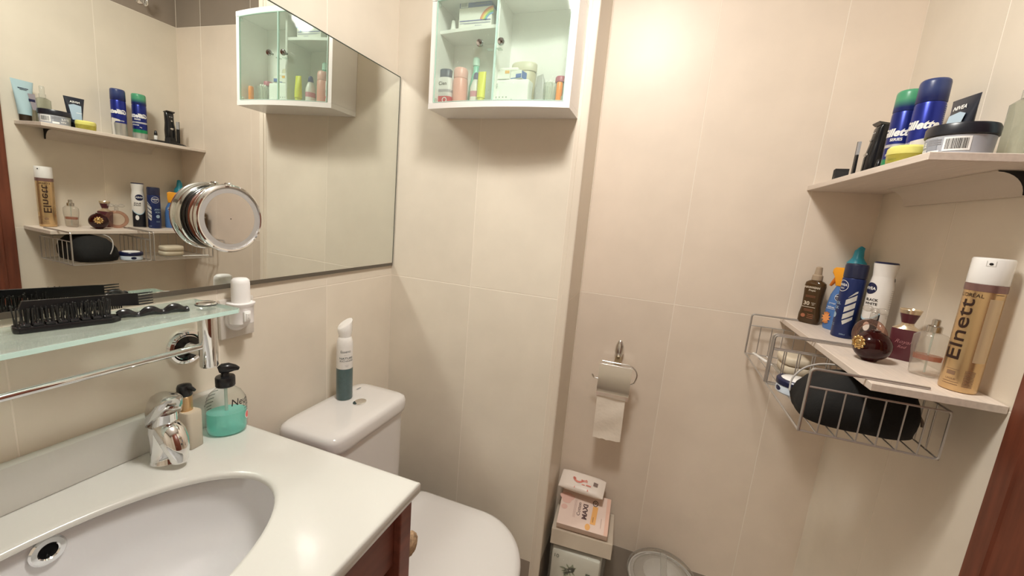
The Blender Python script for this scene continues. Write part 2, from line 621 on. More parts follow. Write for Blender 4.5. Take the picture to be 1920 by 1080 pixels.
# basin
bm = BM()
prof = [(1.07, -.0170), (1.02, -.0150), (1.0, -.0165), (.995, -.04), (.975, -.075), (.90, -.114), (.72, -.138), (.45, -.147), (.16, -.151), (.12, -.158), (.001, -.158)]
rings = []
for s, z in prof:
    rings.append([bm.verts.new((ELC[0] + (ELR[0] + .010) * s * math.cos(2 * PI * i / 64), ELC[1] + (ELR[1] + .010) * s * math.sin(2 * PI * i / 64), cz + z)) for i in range(64)])
skin(bm, rings, cap=False)
bm.faces.new(rings[-1])
PORC = mat('white_porcelain', (.68, .675, .685), .08, coat=.4)
sink = tag(obj(bm, 'washbasin', PORC, ang=1.2), 'white oval porcelain washbasin set under the white countertop', 'washbasin')
mod = sink.modifiers.new('thick', 'SOLIDIFY')
mod.thickness = .008
mod.offset = -1
# overflow ring on the back wall of the basin
orx, ory, orz = .0925, -.846, .8185
bm = lathe(BM(), [(.0095, -.004), (.0095, .0035), (.011, .005), (.0165, .0045), (.0185, .0025), (.0185, 0), (.0095, -.004)], 28, axis='X', cap=False)
bmesh.ops.rotate(bm, verts=bm.verts, cent=(0, 0, 0), matrix=Matrix.Rotation(-.10, 3, 'Y'))
obj(bm, 'overflow_ring', CHROME, sink, (orx, ory, orz))
bm = lathe(BM(), [(.001, .001), (.0096, .001)], 24, axis='X', cap=True)
bmesh.ops.rotate(bm, verts=bm.verts, cent=(0, 0, 0), matrix=Matrix.Rotation(-.10, 3, 'Y'))
obj(bm, 'overflow_hole', mat('dark_hole', (.004, .004, .004), .9), sink, (orx, ory, orz))
bm = lathe(BM(), [(.022, 0), (.022, .003), (.018, .005), (.006, .003), (.001, .003)], 28)
obj(bm, 'drain', CHROME, sink, (ELC[0], ELC[1], cz - .1575))
decal(sink, 'print', [('t', 'ideal', .0065, 0, 0)], INKG, plane((.0935, -.822, .8340), (.0, 1, .0), (-.02, 0, 1)))
# cabinet under the counter
DW = mat('dark_red_wood', (.20, .060, .040), .42, noise_amt=.2, noise_scale=12, stretch=(5, .8, 5))
DI = mat('dark_wood_inside', (.05, .013, .008), .5)
vn = thing('vanity_cabinet', 'dark red wooden vanity cabinet under the white countertop', 'cabinet', (.02, -.95, 0))
def vb(name, x0, x1, y0, y1, z0, z1, m=DW, bev=.0015):
    return obj(box(BM(), x0 - .02, x1 - .02, y0 + .95, y1 + .95, z0, z1, bev), name, m, vn, smooth=False)
vb('side_panel', .03, .440, -.580, -.562, .0, .8275)
vb('side_panel', .03, .440, -1.34, -1.322, .0, .8275)
vb('back_panel', .006, .03, -1.34, -.562, .0, .70, DI)
vb('bottom_panel', .03, .44, -1.322, -.58, .08, .10, DI)
vb('post', .436, .464, -.590, -.560, 0, .8275)
vb('post', .436, .464, -1.342, -1.312, 0, .8275)
vb('top_rail', .43, .452, -1.312, -.5905, .715, .8275)
dp = vb('drawer', .05, .452, -1.30, -.60, .46, .66)
vb('door', .436, .454, -.948, -.592, .11, .455)
vb('door', .436, .454, -1.311, -.952, .11, .455)
obj(lathe(BM(), [(.002, 0), (.005, .008), (.011, .014), (.011, .02), (.006, .024)], 16, axis='X'), 'knob', CHROME_B, dp, (.432, 0, .56))
obj(box(BM(), .428, .44, .389, .396, .745, .757, .001), 'hinge', BLACK_P, vn)
# tan woven ball hanging on the side of the vanity
sp = thing('woven_ball', 'small tan woven ball hanging beside the dark wooden vanity post', 'sponge', (.445, -.535, .704))
bm = BM()
ball(bm, (0, 0, 0), .013, .022, .023, 20, 14)
for v in bm.verts:
    v.co += v.co.normalized() * .0018 * noise.noise(v.co * 240)
obj(bm, 'ball', mat('tan_fibre', (.40, .27, .16), .9, noise_amt=.4, noise_scale=160, bump=.6, bump_scale=300), sp)
obj(tube(BM(), [(0, 0, .02), (-.004, -.01, .06), (-.010, -.024, .10)], .0012, 6), 'cord', mat('tan_cord', (.3, .2, .12), .9), sp)

# ------------------------------------------------------------------ basin tap
fa = thing('basin_tap', 'chrome single lever basin tap on the back of the white countertop', 'tap', (.064, -.689, cz), rz=math.radians(-4))
bm = lathe(BM(), [(.0225, 0), (.0225, .002), (.0205, .005), (.0200, .03), (.0212, .056), (.0205, .066)], 36)
obj(bm, 'tap_body', CHROME, fa)
bm = BM()
rings = []
for x, z, w_, h_, tilt in [(.000, .060, .0185, .016, .2), (.010, .060, .0195, .018, .45), (.020, .053, .0200, .018, .8), (.029, .042, .0190, .016, 1.1), (.035, .030, .0165, .0135, 1.35), (.038, .020, .0135, .0115, 1.5), (.039, .014, .0125, .0112, 1.57)]:
    ring = []
    for i in range(28):
        a = 2 * PI * i / 28
        yy, zz = w_ * math.cos(a), h_ * math.sin(a)
        ring.append((x + zz * math.sin(tilt), yy, z + zz * math.cos(tilt)))
    rings.append(ring)
loft(bm, rings)
obj(bm, 'spout', CHROME, fa, ang=1.2)
bm = lathe(BM(), [(.0095, .0095), (.0108, .0105), (.0108, .0150), (.0100, .017)], 24, c=(.039, 0, 0))
obj(bm, 'aerator', CHROME, fa)
bm = BM()
rings = []
for s_, z, x0, x1, ry in [(0, .074, -.0225, .022, .0218), (.04, .0752, -.0235, .0245, .0228), (.25, .086, -.0238, .0300, .0230), (.5, .099, -.0230, .0345, .0220), (.72, .109, -.0205, .0345, .0195), (.88, .1165, -.0155, .0290, .0150), (.97, .1205, -.007, .018, .0080), (1, .1212, -.001, .009, .003)]:
    ring = oval((x0 + x1) / 2, 0, z, (x1 - x0) / 2, ry, 32, 2.3)
    rings.append([(x, y, zz + x * .75 * (1 - s_) + .10 * x) for x, y, zz in ring])
loft(bm, rings)
obj(bm, 'lever_cap', mat('grey_chrome', (.62, .615, .60), .13, 1.), fa, ang=.9)
bm = loft(BM(), [oval(.004, 0, .0655, .017, .0175, 24), oval(.006, 0, .075, .015, .0165, 24), oval(.010, 0, .088, .012, .0145, 24)])
obj(bm, 'lever_neck', CHROME, fa)
bm = loft(BM(), [[(.0305 + .0022 * k + .0012 * math.cos(t), .0105 * (1 - .08 * k) * math.cos(t + PI / 2) * 1.0, .101 + .0026 * k + .004 * math.sin(t)) for t in [2 * PI * i / 16 for i in range(16)]] for k in range(3)])
obj(bm, 'lever_tip', CHROME, fa)
# ------------------------------------------------------------------ glass shelf with towel rail
GLASS_S = mat('shelf_glass', (.86, .95, .92), .06, trans=1., ior=1.45)
gs = thing('glass_shelf', 'green tinted glass shelf on chrome posts with a towel rail below', 'shelf', (0, -.61, 1.096))
bm = prism(BM(), [(.004, -.70), (.1235, -.70), (.1235, .011), (.118, .0165), (.004, .0165)], 0, .008, bev=.001)
obj(bm, 'glass_plate', clear('plate_glass', (.90, .955, .935), .8, .06, .32, (.72, .80, .76), rim=.9), gs, smooth=False)
bm = prism(BM(), [(.1236, -.70), (.1241, -.70), (.1241, .0112), (.1182, .0171), (.0040, .0171), (.0040, .0166), (.118, .0166), (.1236, .011)], .0008, .0072)
obj(bm, 'ground_edge', mat('green_glass_edge', (.60, .84, .78), .2, coat=.4), gs, smooth=False)
for dy in (.0, -.60):
    bm = lathe(BM(), [(.0132, -.1065), (.0142, -.104), (.0142, -.0005), (.0142, -.0004)], 28, c=(.06, dy, 0))
    po = obj(bm, 'post', CHROME, gs)
    bm = lathe(BM(), [(.0155, .0085), (.0155, .0105), (.0135, .0125), (.012, .0118), (.001, .0118)], 28, c=(.06, dy, 0))
    obj(bm, 'cap', CHROME, gs)
    obj(lathe(BM(), [(.0165, .008), (.0165, .0092), (.001, .0092)], 28, c=(.06, dy, 0)), 'washer', BLACK_P, gs)
    bm = lathe(BM(), [(.0315, .0), (.0325, .004), (.030, .0085), (.026, .0095), (.0225, .006), (.012, .010), (.009, .014), (.008, .056)], 36, c=(0, dy - .002, -.081), axis='X')
    obj(bm, 'wall_rosette', CHROME, gs)
    obj(lathe(BM(), [(.0215, .0), (.0215, .0088), (.016, .0108), (.0095, .0128), (.001, .0128)], 36, c=(0, dy - .002, -.081), axis='X'), 'rosette_dark_reflection', mat('painted_dark_reflection', (.03, .028, .026), .08, .6), gs)  # dark disc stands in for the black reflection in the chrome rosette
bm = tube(BM(), [(.06, -.012, -.066), (.06, -.30, -.066), (.06, -.588, -.066)], .0056, 14)
obj(bm, 'towel_rail', CHROME, gs)

# ------------------------------------------------------------------ socket and night light
so = thing('wall_socket', 'square greyish wall socket plate below the mirror, behind the night light', 'socket', (0, -.5165, 1.0525))
obj(box(BM(), 0, .009, -.0355, .0355, -.041, .041, .003), 'plate', mat('socket_plate', (.60, .56, .51), .4), so)
obj(torus(BM(), (.0095, 0, .0), .026, .0016, 'X', 36, 8), 'socket_ring', mat('socket_ring', (.66, .62, .57), .35), so)
nl = thing('night_light', 'white plug-in night light with frosted dome in the wall socket', 'night light', (.030, -.5245, 1.046))
bm = loft(BM(), [oval(0, 0, 0, .016, .0185, 32, 2.4), oval(0, 0, .002, .0185, .0205, 32, 2.4), oval(0, 0, .036, .0195, .0215, 32, 2.4), oval(0, 0, .040, .0225, .0235, 32, 2.4), oval(0, 0, .0425, .0225, .0235, 32, 2.4), oval(0, 0, .0435, .018, .019, 32, 2.2)])
NLW = mat('night_light_white', (.82, .80, .80), .35)
obj(bm, 'housing', NLW, nl)
bm = loft(BM(), [oval(0, 0, .0436, .0155, .0165, 32), oval(0, 0, .082, .0155, .0165, 32), oval(0, 0, .088, .0145, .0155, 32), oval(0, 0, .0915, .011, .012, 32), oval(0, 0, .0925, .005, .005, 32)])
obj(bm, 'dome', mat('frosted_dome', (.84, .83, .82), .45, sss=.3), nl)
obj(lathe(BM(), [(.024, -.0215), (.024, -.014), (.019, -.012), (.015, 0.002)], 28, c=(0, .004, .006), axis='X'), 'plug', NLW, nl)
bm = box(BM(), -.0068, .0068, -.003, .001, -.0100, .0100, .001)
sw = obj(bm, 'switch_frame', mat('switch_white', (.86, .86, .85), .25), nl, (.0165, .0, .017))
sw.rotation_euler = (0, 0, math.radians(72))
sw.location = (.0196, -.0035, .018)
rk = obj(box(BM(), -.0046, .0046, -.0050, .0, -.0072, .0072, .0008), 'rocker', WHITE_P, sw)
rk.rotation_euler = (.12, 0, 0)
# the switch frame looks out over the room, towards +x
sw.rotation_euler = (0, 0, PI / 2)
decal(rk, 'print', [('o', 0, -.003, .0013, .0013, .0004), ('r', -.0003, .0003, .002, .0042)], INKG, plane((0, -.0051, 0), (1, 0, 0), (0, 0, 1)))

# ------------------------------------------------------------------ round magnifying mirror stuck on the wall mirror
mg = thing('magnifying_mirror', 'small round chrome magnifying mirror stuck to the wall mirror', 'mirror', (.0085, -.5465, 1.2535))
bm = lathe(BM(), [(.054, .0092), (.0595, .0095), (.0600, .012), (.0605, .015), (.0605, .020), (.0585, .0215), (.0605, .023), (.0628, .026), (.0632, .031), (.0618, .0345), (.0595, .0358), (.0575, .0352), (.0575, .0330)], 64, axis='X', cap=False)
obj(bm, 'housing', CHROME, mg)
obj(lathe(BM(), [(.0578, .0331), (.047, .0331)], 64, axis='X', cap=False), 'frosted_ring', mat('frosted_ring', (.46, .45, .44), .5, .35), mg)
obj(lathe(BM(), [(.0471, .0331), (.001, .0331)], 64, axis='X', cap=False), 'mirror_disc', mat('mirror_disc', (.80, .80, .78), .03, 1.), mg)
obj(lathe(BM(), [(.050, -.0006), (.0575, .0004), (.0585, .004), (.0570, .0090)], 48, axis='X'), 'suction_cup', BLACK_P, mg)
bm = lathe(BM(), [(.007, 0), (.007, .003), (.0055, .0055), (.002, .0065)], 18, c=(.019, .008, .0598))
obj(bm, 'catch', CHROME, mg)

# ------------------------------------------------------------------ comb and vent brush on the glass shelf
cb = thing('styling_comb', 'black styling comb with pick prongs lying across the brush bristles', 'comb', (.049, -.76, 1.1395))
bm = BM()
prism(bm, [(-.068, -.004), (-.064, .006), (.045, -.001), (.057, -.002), (.0575, -.0215), (.040, -.019), (-.066, -.0045)], -.0018, .0018, 'X', bev=.0005)
obj(bm, 'comb_spine', BLACK_P, cb, smooth=False)
bm = BM()
for k in range(40):
    y = -.066 + k * .0026
    box(bm, -.0009, .0009, y, y + .0011, -.020 - .002 * (k > 30), -.002)
tt = obj(bm, 'comb_teeth', BLACK_P, cb, smooth=False)
tt['kind'] = 'stuff'
for k in range(5):
    obj(tube(BM(), [(0, .0565, -.0032 - k * .0043), (0, .070, -.0033 - k * .0043), (0, .077, -.0034 - k * .0043)], [.0013, .0012, .0007], 6), 'prong', BLACK_P, cb)
br = thing('vent_brush', 'black vent brush with upright bristles lying on the glass shelf', 'hairbrush', (.064, -.745, 1.104), rz=math.radians(-14.5))
bm = BM()
hw = .0135
prism(bm, [(-hw * .6, -.0905), (hw * .6, -.0905), (hw, -.086), (hw, .0), (hw * .7, .006), (.0055, .010), (-.0055, .010), (-hw * .7, .006), (-hw, .0), (-hw, -.086)], 0, .0085, 'Z', bev=.0015)
obj(bm, 'brush_frame', BLACK_P, br)
for k in range(8):
    obj(box(BM(), -.0125, .0125, -.0045, .0045, 0, .0035, .0014), 'vent_rib', mat('black_gloss', (.02, .02, .022), .08), br, (0, -.080 + k * .0108, .0085))
bm = BM()
rnd = random.Random(3)
for k in range(20):
    for i in range(5):
        x = -.010 + i * .005
        y = -.087 + k * .0045 + rnd.uniform(-.0008, .0008)
        dx, dy = rnd.uniform(-.002, .002), rnd.uniform(-.0025, .0025)
        h_ = .024 + rnd.uniform(-.002, .002)
        tube(bm, [(x, y, .008), (x + dx, y + dy, .008 + h_)], [.0007, .0006], 5)
        if (k + i) % 2:
            ball(bm, (x + dx, y + dy, .008 + h_), .0010, u=6, v=4)
bs = obj(bm, 'bristles', mat('bristle_black', (.02, .02, .02), .3), br)
bs['kind'] = 'stuff'
bm = BM()
pts, rad = [], []
for k in range(24):
    t = k / 23
    pts.append((0, .008 + t * .084, .0075 + .0022 * math.sin(t * 18)))
    rad.append(.0052 + .0016 * math.sin(t * 18) + .001 * t)
tube(bm, pts, rad, 10)
for v in bm.verts:
    v.co.x *= 1.25
obj(bm, 'handle', BLACK_P, br)

# ------------------------------------------------------------------ soap bottle and lotion bottle
sb = thing('hand_soap_bottle', 'clear pump bottle half full of turquoise hand soap', 'soap bottle', (.066, -.587, cz), rz=math.radians(50))
def soap_r(z):
    P = [(0, .026), (.004, .031), (.012, .033), (.058, .033), (.072, .030), (.083, .024), (.090, .016), (.0935, .012), (.097, .012)]
    for (a, p), (b, q) in zip(P, P[1:]):
        if z <= b:
            return p + (q - p) * max(0, z - a) / (b - a)
    return P[-1][1]
SQ = .74
zs = [0, .002, .004, .008, .012, .03, .058, .065, .072, .078, .083, .087, .090, .0935, .097]
bm = lathe(BM(), [(soap_r(z), z) for z in zs], 40, sy=SQ)
obj(bm, 'bottle', clear('clear_bottle', (.985, .99, .985), .9, .02, .02, (.8, .85, .83)), sb)
zl = .044
bm = lathe(BM(), [(soap_r(z) - .0016, z) for z in (.0018, .004, .008, .012, .02, .03, zl)], 40, sy=SQ)
obj(bm, 'liquid_soap', clear('turquoise_soap', (.60, .97, .93), .6, .1, .48, (.42, .98, .91), 1.33), sb)
obj(tube(BM(), [(0, 0, .094), (0, 0, .05), (0, .002, .006)], .0028, 10), 'dip_tube', clear('milky_tube', (.8, .9, .87), .6, .1, .45, (.75, .85, .82)), sb)
obj(lathe(BM(), [(.0155, .0945), (.0160, .096), (.0160, .111), (.0150, .113), (.007, .114), (.0065, .121)], 28), 'collar', BLACK_P, sb)
bm = BM()
pts = [(-.010, 0, .127), (-.004, 0, .1285), (.006, 0, .1285), (.016, 0, .127), (.022, 0, .124)]
tube(bm, pts, [.006, .0095, .0095, .006, .0032], 14)
lathe(bm, [(.0065, .114), (.0065, .125)], 16)
pm = obj(bm, 'pump_head', BLACK_P, sb)
pm.rotation_euler = (0, 0, math.radians(10))
decal(sb, 'print', [('t', 'Neutro', .0175, -.002, .066, {'shear': .35, 'bold': .0001}), ('t', 'Citrus', .009, .004, .057, {'shear': .3}), ('t', 'soap', .006, .002, .050)], INK, cyl(soap_r, -25, 1, SQ, .0007))
decal(sb, 'red_emblem', [('e', .006, .034, .0062, .0066)], mat('coral_print', (.78, .13, .12), .4), cyl(soap_r, -25, 1, SQ, .0008))
decal(sb, 'emblem_ring', [('o', .006, .034, .0078, .0082, .0014)], WINK, cyl(soap_r, -25, 1, SQ, .0008))
back = [('r', -.024, .008, .079 - k * .0075, .0804 - k * .0075) for k in range(4)] + [('r', -.020, -.007, .050 - k * .006, .0515 - k * .006) for k in range(4)] + [('r', .004, .0045, .012, .034), ('r', -.014, .0045, .012, .0125), ('r', -.014, -.0135, .012, .034)]
decal(sb, 'back_print', back, INK, cyl(soap_r, 172, 1, SQ, .0007))
lo = thing('lotion_bottle', 'small beige lotion bottle with gold collar and black pump', 'bottle', (.050, -.647, cz), rz=math.radians(8))
bm = loft(BM(), [oval(0, 0, 0, .021, .0125, 32, 6), oval(0, 0, .002, .0222, .0135, 32, 6), oval(0, 0, .066, .0222, .0135, 32, 6), oval(0, 0, .068, .021, .0125, 32, 6)])
obj(bm, 'bottle', mat('beige_bottle', (.50, .45, .36), .22, coat=.3), lo)
obj(lathe(BM(), [(.0105, .068), (.0105, .0945), (.0095, .0955)], 28), 'gold_collar', mat('brushed_gold', (.68, .47, .26), .3, 1.), lo)
bm = lathe(BM(), [(.0108, .0957), (.0115, .098), (.0115, .110), (.010, .1145), (.005, .116)], 24)
tube(bm, [(.004, 0, .1105), (.016, 0, .111), (.022, 0, .1085)], [.0045, .0035, .0025], 10)
obj(bm, 'pump', BLACK_P, lo)
decal(lo, 'print', [('t', 'body', .007, 0, .046), ('r', -.012, .012, .020, .0205), ('r', -.010, .010, .016, .0165), ('e', 0, .048 + .008, .002, .002)], mat('pale_print', (.66, .58, .45), .4), plane((0, -.01385, 0), (1, 0, 0), (0, 0, 1)))

# ------------------------------------------------------------------ toilet
to = thing('toilet', 'white toilet with closed lid and low cistern between vanity and shaft', 'toilet', (0.1, -.30, 0))
def T(bm):
    return bm
TX = -.1
def tl(rings):
    return loft(BM(), [[(x + TX, y, z) for x, y, z in r] for r in rings])
PORC2 = mat('toilet_porcelain', (.70, .68, .66), .10, coat=.4)
bm = tl([oval(.10, 0, z, a, b, 40, 7) for z, a, b in [(.40, .080, .125), (.42, .084, .133), (.60, .0845, .137), (.738, .085, .138)]])
obj(bm, 'cistern', PORC2, to)
bm = tl([oval(.1015, 0, z, a, b, 48, 7) for z, a, b in [(.740, .086, .140), (.742, .0895, .1445), (.750, .0905, .1465), (.768, .0905, .1465), (.777, .0875, .143), (.782, .080, .135), (.7838, .062, .115), (.7842, .03, .07)]])
ld = obj(bm, 'cistern_lid', PORC2, to, ang=1.2)
bm = lathe(BM(), [(.0185, .0), (.0185, .003), (.016, .0045), (.001, .0045)], 28, sx=.8, sy=1.05)
fb = obj(bm, 'flush_button', CHROME, ld, (.112 + TX, .028, .784))
obj(box(BM(), -.0004, .0004, -.016, .016, .0044, .005), 'button_split', BLACK_P, fb, smooth=False) if False else None
decal(ld, 'print', [('r', -.008, .008, -.002, .002)], INKG, plane((.052 + TX, .095, .7846), (0, 1, 0), (-1, 0, 0)))
def dshape(x0, x1, hw_, z, n=36):
    out = []
    xr = .42
    for i in range(n):
        a = -PI / 2 + PI * i / (n - 1)
        out.append((xr + (x1 - xr) * math.cos(a) + TX, hw_ * math.sin(a), z))
    r = .03
    for i in range(5):
        a = PI / 2 * i / 4
        out.append((x0 + r - r * math.sin(a) + TX, hw_ - r + r * math.cos(a), z))
    for i in range(5):
        a = PI / 2 * i / 4
        out.append((x0 + r - r * math.cos(a) + TX, -hw_ + r - r * math.sin(a), z))
    return out
bm = loft(BM(), [dshape(.30, .42, .09, 0), dshape(.25, .46, .11, .05), dshape(.22, .50, .12, .20), dshape(.19, .555, .165, .34), dshape(.185, .575, .178, .395), dshape(.185, .575, .178, .402)])
obj(bm, 'bowl', PORC2, to)
SEATW = mat('seat_white', (.66, .64, .62), .22, coat=.2)
bm = loft(BM(), [dshape(.205, .583, .182, .406), dshape(.203, .587, .185, .410), dshape(.203, .587, .185, .424), dshape(.206, .583, .182, .427)])
obj(bm, 'seat', SEATW, to)
bm = loft(BM(), [dshape(.203, .587, .185, .431), dshape(.200, .592, .189, .435), dshape(.200, .592, .189, .448), dshape(.203, .588, .186, .4545), dshape(.212, .575, .177, .459), dshape(.24, .54, .15, .461), dshape(.30, .46, .07, .4615)])
li = obj(bm, 'lid', SEATW, to, ang=1.2)
obj(lathe(BM(), [(.006, 0), (.006, .006), (.004, .009), (.001, .010)], 14), 'bumper', WHITE_P, to, (.445 + TX, .189, .436))
for s in (-1, 1):
    obj(box(BM(), .19 + TX, .215 + TX, s * .09 - .02, s * .09 + .02, .404, .442, .004), 'hinge', WHITE_P, to)

# air freshener can on the cistern
sc_ = thing('air_freshener_can', 'tall white and teal spray can standing on the toilet cistern', 'spray can', (.058, -.268, .784))
can_m = bands('spray_print', [(0, '52696A', 0), (.088, 'E6E4E0', .0005)], .17, .3)
def spr(z):
    return .0205 if z < .150 else .0205 - (z - .150) * .25
bm = lathe(BM(), [(.0185, 0), (.0205, .003), (.0205, .150), (.0195, .160), (.0165, .1695), (.0150, .172)], 40)
cbod = obj(bm, 'can_body', can_m, sc_)
nt = can_m.node_tree
tx = nt.nodes.new('ShaderNodeTexNoise'); tx.inputs['Scale'].default_value = 60; tx.inputs['Distortion'].default_value = 2
tcx = nt.nodes.new('ShaderNodeTexCoord'); nt.links.new(tcx.outputs['Object'], tx.inputs[0])
mixn = nt.nodes.new('ShaderNodeMixRGB'); mixn.blend_type = 'OVERLAY'; mixn.inputs[0].default_value = .22
bs_ = nt.nodes['Principled BSDF']; srcl = bs_.inputs['Base Color'].links[0].from_socket
nt.links.new(srcl, mixn.inputs[1]); nt.links.new(tx.outputs[0], mixn.inputs[2]); nt.links.new(mixn.outputs[0], bs_.inputs['Base Color'])
bm = lathe(BM(), [(.0150, .172), (.0150, .176), (.0178, .186), (.0183, .204), (.0172, .206), (.001, .2062)], 32)
for v in bm.verts:
    if v.co.z > .195:
        v.co.z += v.co.x * .30 + v.co.y * .62 + .002
obj(bm, 'slanted_cap', WHITE_G, sc_)
decal(sc_, 'print', [('t', 'Essenti', .0095, -.006, .136), ('t', 'NATURE', .0075, -.004, .118, {'bold': .0001, 'sxx': 1.25}), ('t', 'RICHNESS', .0065, -.003, .1105, {'sxx': 1.25}), ('r', -.010, .004, .127, .1273), ('r', -.008, .002, .0985, .0989), ('r', -.006, 0, .0955, .0959)], mat('slate_ink', (.13, .15, .16), .5), cyl(.0205, -25))
# ------------------------------------------------------------------ white wall cabinet with bowed glass doors
KX0, KX1, KZ0, KZ1, KD = .1745, .5556, 1.5619, 1.834, .1018
wc = thing('wall_cabinet', 'white wall cabinet with two bowed glass doors and chrome knobs', 'cabinet', (KX0, 0, KZ0))
KW, KH = KX1 - KX0, KZ1 - KZ0
LAQ = mat('white_lacquer', (.82, .80, .775), .28)
def bow(x):
    t = (x - KW / 2) / (KW / 2)
    return -KD - .016 * (1 - t * t)
def kb(name, x0, x1, y0, y1, z0, z1):
    return obj(box(BM(), x0, x1, y0, y1, z0, z1, .001), name, LAQ, wc, smooth=False)
kb('side_panel', 0, .016, -KD, -.0006, .0141, KH - .0141)
kb('side_panel', KW - .016, KW, -KD, -.0006, .0141, KH - .0141)
kb('back_panel', .016, KW - .016, -.007, -.0006, .014, KH - .014)
def bowed(z0, z1, inset, name, x0=.0, x1=KW):
    n = 18
    out = [(x0 + (x1 - x0) * i / n, bow(x0 + (x1 - x0) * i / n) + inset) for i in range(n + 1)]
    out += [(x1, -.0008), (x0, -.0008)]
    return obj(prism(BM(), out, z0, z1), name, LAQ, wc, smooth=False)
bowed(0, .014, 0, 'bottom_panel')
bowed(KH - .014, KH, 0, 'top_panel')
DX = .181
obj(box(BM(), DX - .004, DX + .004, -.095, -.007, .014, KH - .014, .0006), 'divider', LAQ, wc, smooth=False)
n = 8
shp = [(.016 + (DX - .02) * i / n, bow(.016 + (DX - .02) * i / n) + .022) for i in range(n + 1)] + [(DX - .004, -.007), (.016, -.007)]
obj(prism(BM(), shp, .188, .196, bev=.0006), 'shelf', LAQ, wc, smooth=False)
DG = clear('door_glass', (.93, .975, .95), .8, .06, .09, (.78, .92, .84), rim=1.)
GE = mat('door_glass_edge', (.52, .74, .66), .2, coat=.4)
CLIP = clear('clear_clip', (.9, .95, .92), .8, .05, .2, (.8, .85, .8))
for nm, a, b, kx in (('door', .0165, .1875, .153), ('door', .1900, KW - .0165, .208)):
    n = 14
    f = [(a + (b - a) * i / n, bow(a + (b - a) * i / n)) for i in range(n + 1)]
    k = [(x, y + .004) for x, y in reversed(f)]
    dg = obj(prism(BM(), f + k, .0155, KH - .0155), nm, DG, wc, smooth=False)
    bm = BM()
    for x in (a, b):
        y = bow(x)
        box(bm, x - .0007, x + .0007, y - .0003, y + .0043, .0152, KH - .0152)
    for z in (.0155, KH - .0155):
        prism(bm, [(x, y - .0003) for x, y in f] + [(x, y + .0043) for x, y in reversed([(x, y) for x, y in f])], z - .0006, z + .0006)
    obj(bm, 'glass_edge', GE, dg, smooth=False)
    y = bow(kx)
    bm = lathe(BM(), [(.003, .0), (.0042, .006), (.0082, .010), (.0088, .0135), (.0068, .0175), (.001, .0185)], 24, axis='Y')
    for v in bm.verts:
        v.co.y = -v.co.y
    obj(bm, 'knob', mat('knob_chrome', (.42, .42, .42), .06, 1.), dg, (kx, y, .1415))
    obj(box(BM(), -.006, .006, .0, .012, -.0012, .0012, .0004), 'catch', CLIP, dg, (kx + (.018 if kx < .18 else -.012), y + .004, .134))
    for z in (.022, KH - .022):
        xh = a + .004 if kx < .18 else b - .004
        obj(box(BM(), xh - .003, xh + .003, bow(xh) + .004, bow(xh) + .010, z - .005, z + .005, .0006), 'hinge', CLIP, dg, smooth=False)

KB = KZ0 + .0142
GRP = 'bottles behind the glass doors of the wall cabinet'
# left compartment
b1 = thing('cleansing_bottle', 'grey-white bottle with dark blue cap and red label in the cabinet', 'bottle', (.203, -.066, KB), group=GRP)
obj(loft(BM(), [oval(0, 0, 0, .0215, .014, 28, 3), oval(0, 0, .004, .0225, .015, 28, 3), oval(0, 0, .064, .0225, .015, 28, 3), oval(0, 0, .072, .019, .013, 28)]), 'body', bands('cien', [(0, 'D8CFCB', 0), (.004, 'C6404E', .0005), (.024, 'CFC6C6', .001), (.034, '9D959B', .001), (.041, 'DAD4D3', .001)], .08, .4), b1)
obj(loft(BM(), [oval(0, 0, .0722, .0175, .0125, 28), oval(0, 0, .090, .0185, .0125, 28), oval(0, 0, .093, .016, .0105, 28)]), 'cap', mat('dusk_blue', (.045, .06, .11), .35), b1)
decal(b1, 'print', [('t', 'Cien', .0125, 0, .055, {'bold': .0001})], INK, plane((0, -.0155, 0), (1, 0, 0), (0, 0, 1)))
decal(b1, 'emblem', [('o', .007, .014, .007, .007, .002)], WINK, plane((0, -.0155, 0), (1, 0, 0), (0, 0, 1)))
b2 = thing('pink_bottle', 'salmon pink round bottle with pink cap inside the cabinet', 'bottle', (.2445, -.060, KB), group=GRP)
PK = mat('salmon_pink', (.78, .36, .31), .35)
obj(lathe(BM(), [(.018, 0), (.0195, .003), (.0195, .066), (.018, .070)], 28), 'body', PK, b2)
obj(lathe(BM(), [(.0185, .0705), (.0190, .073), (.0190, .090), (.016, .096), (.006, .0975)], 28), 'cap', mat('light_pink', (.80, .42, .38), .35), b2)
b3 = thing('green_pump_bottle', 'translucent teal bottle with slim neck behind the pink bottle', 'bottle', (.272, -.028, KB), group=GRP)
obj(lathe(BM(), [(.016, 0), (.0175, .004), (.0165, .06), (.011, .085), (.0075, .098), (.0075, .112)], 24), 'body', mat('teal_translucent', (.22, .60, .47), .25), b3)
obj(lathe(BM(), [(.0095, .1122), (.0095, .130), (.006, .134)], 20), 'cap', mat('pale_teal', (.50, .72, .62), .35), b3)
b4 = thing('nasal_bottle', 'small white bottle with pink band and purple cap in the cabinet', 'bottle', (.292, -.064, KB), group=GRP)
obj(lathe(BM(), [(.0135, 0), (.0145, .003), (.0145, .045), (.010, .060), (.007, .066)], 24), 'body', bands('pinkband', [(0, 'E3DEDC', 0), (.022, 'C98496', .0006), (.036, 'E0DCDA', .0006)], .07, .35), b4)
obj(lathe(BM(), [(.0075, .0662), (.008, .070), (.0065, .080), (.003, .084)], 20), 'cap', mat('violet_cap', (.10, .10, .28), .4), b4)
b5 = thing('yellow_tube', 'bright yellow tube standing by the glass door edge in cabinet', 'tube', (.318, -.085, KB), group=GRP)
obj(lathe(BM(), [(.009, 0), (.009, .014), (.0085, .015)], 20), 'cap', mat('lime_cap', (.55, .52, .05), .4), b5)
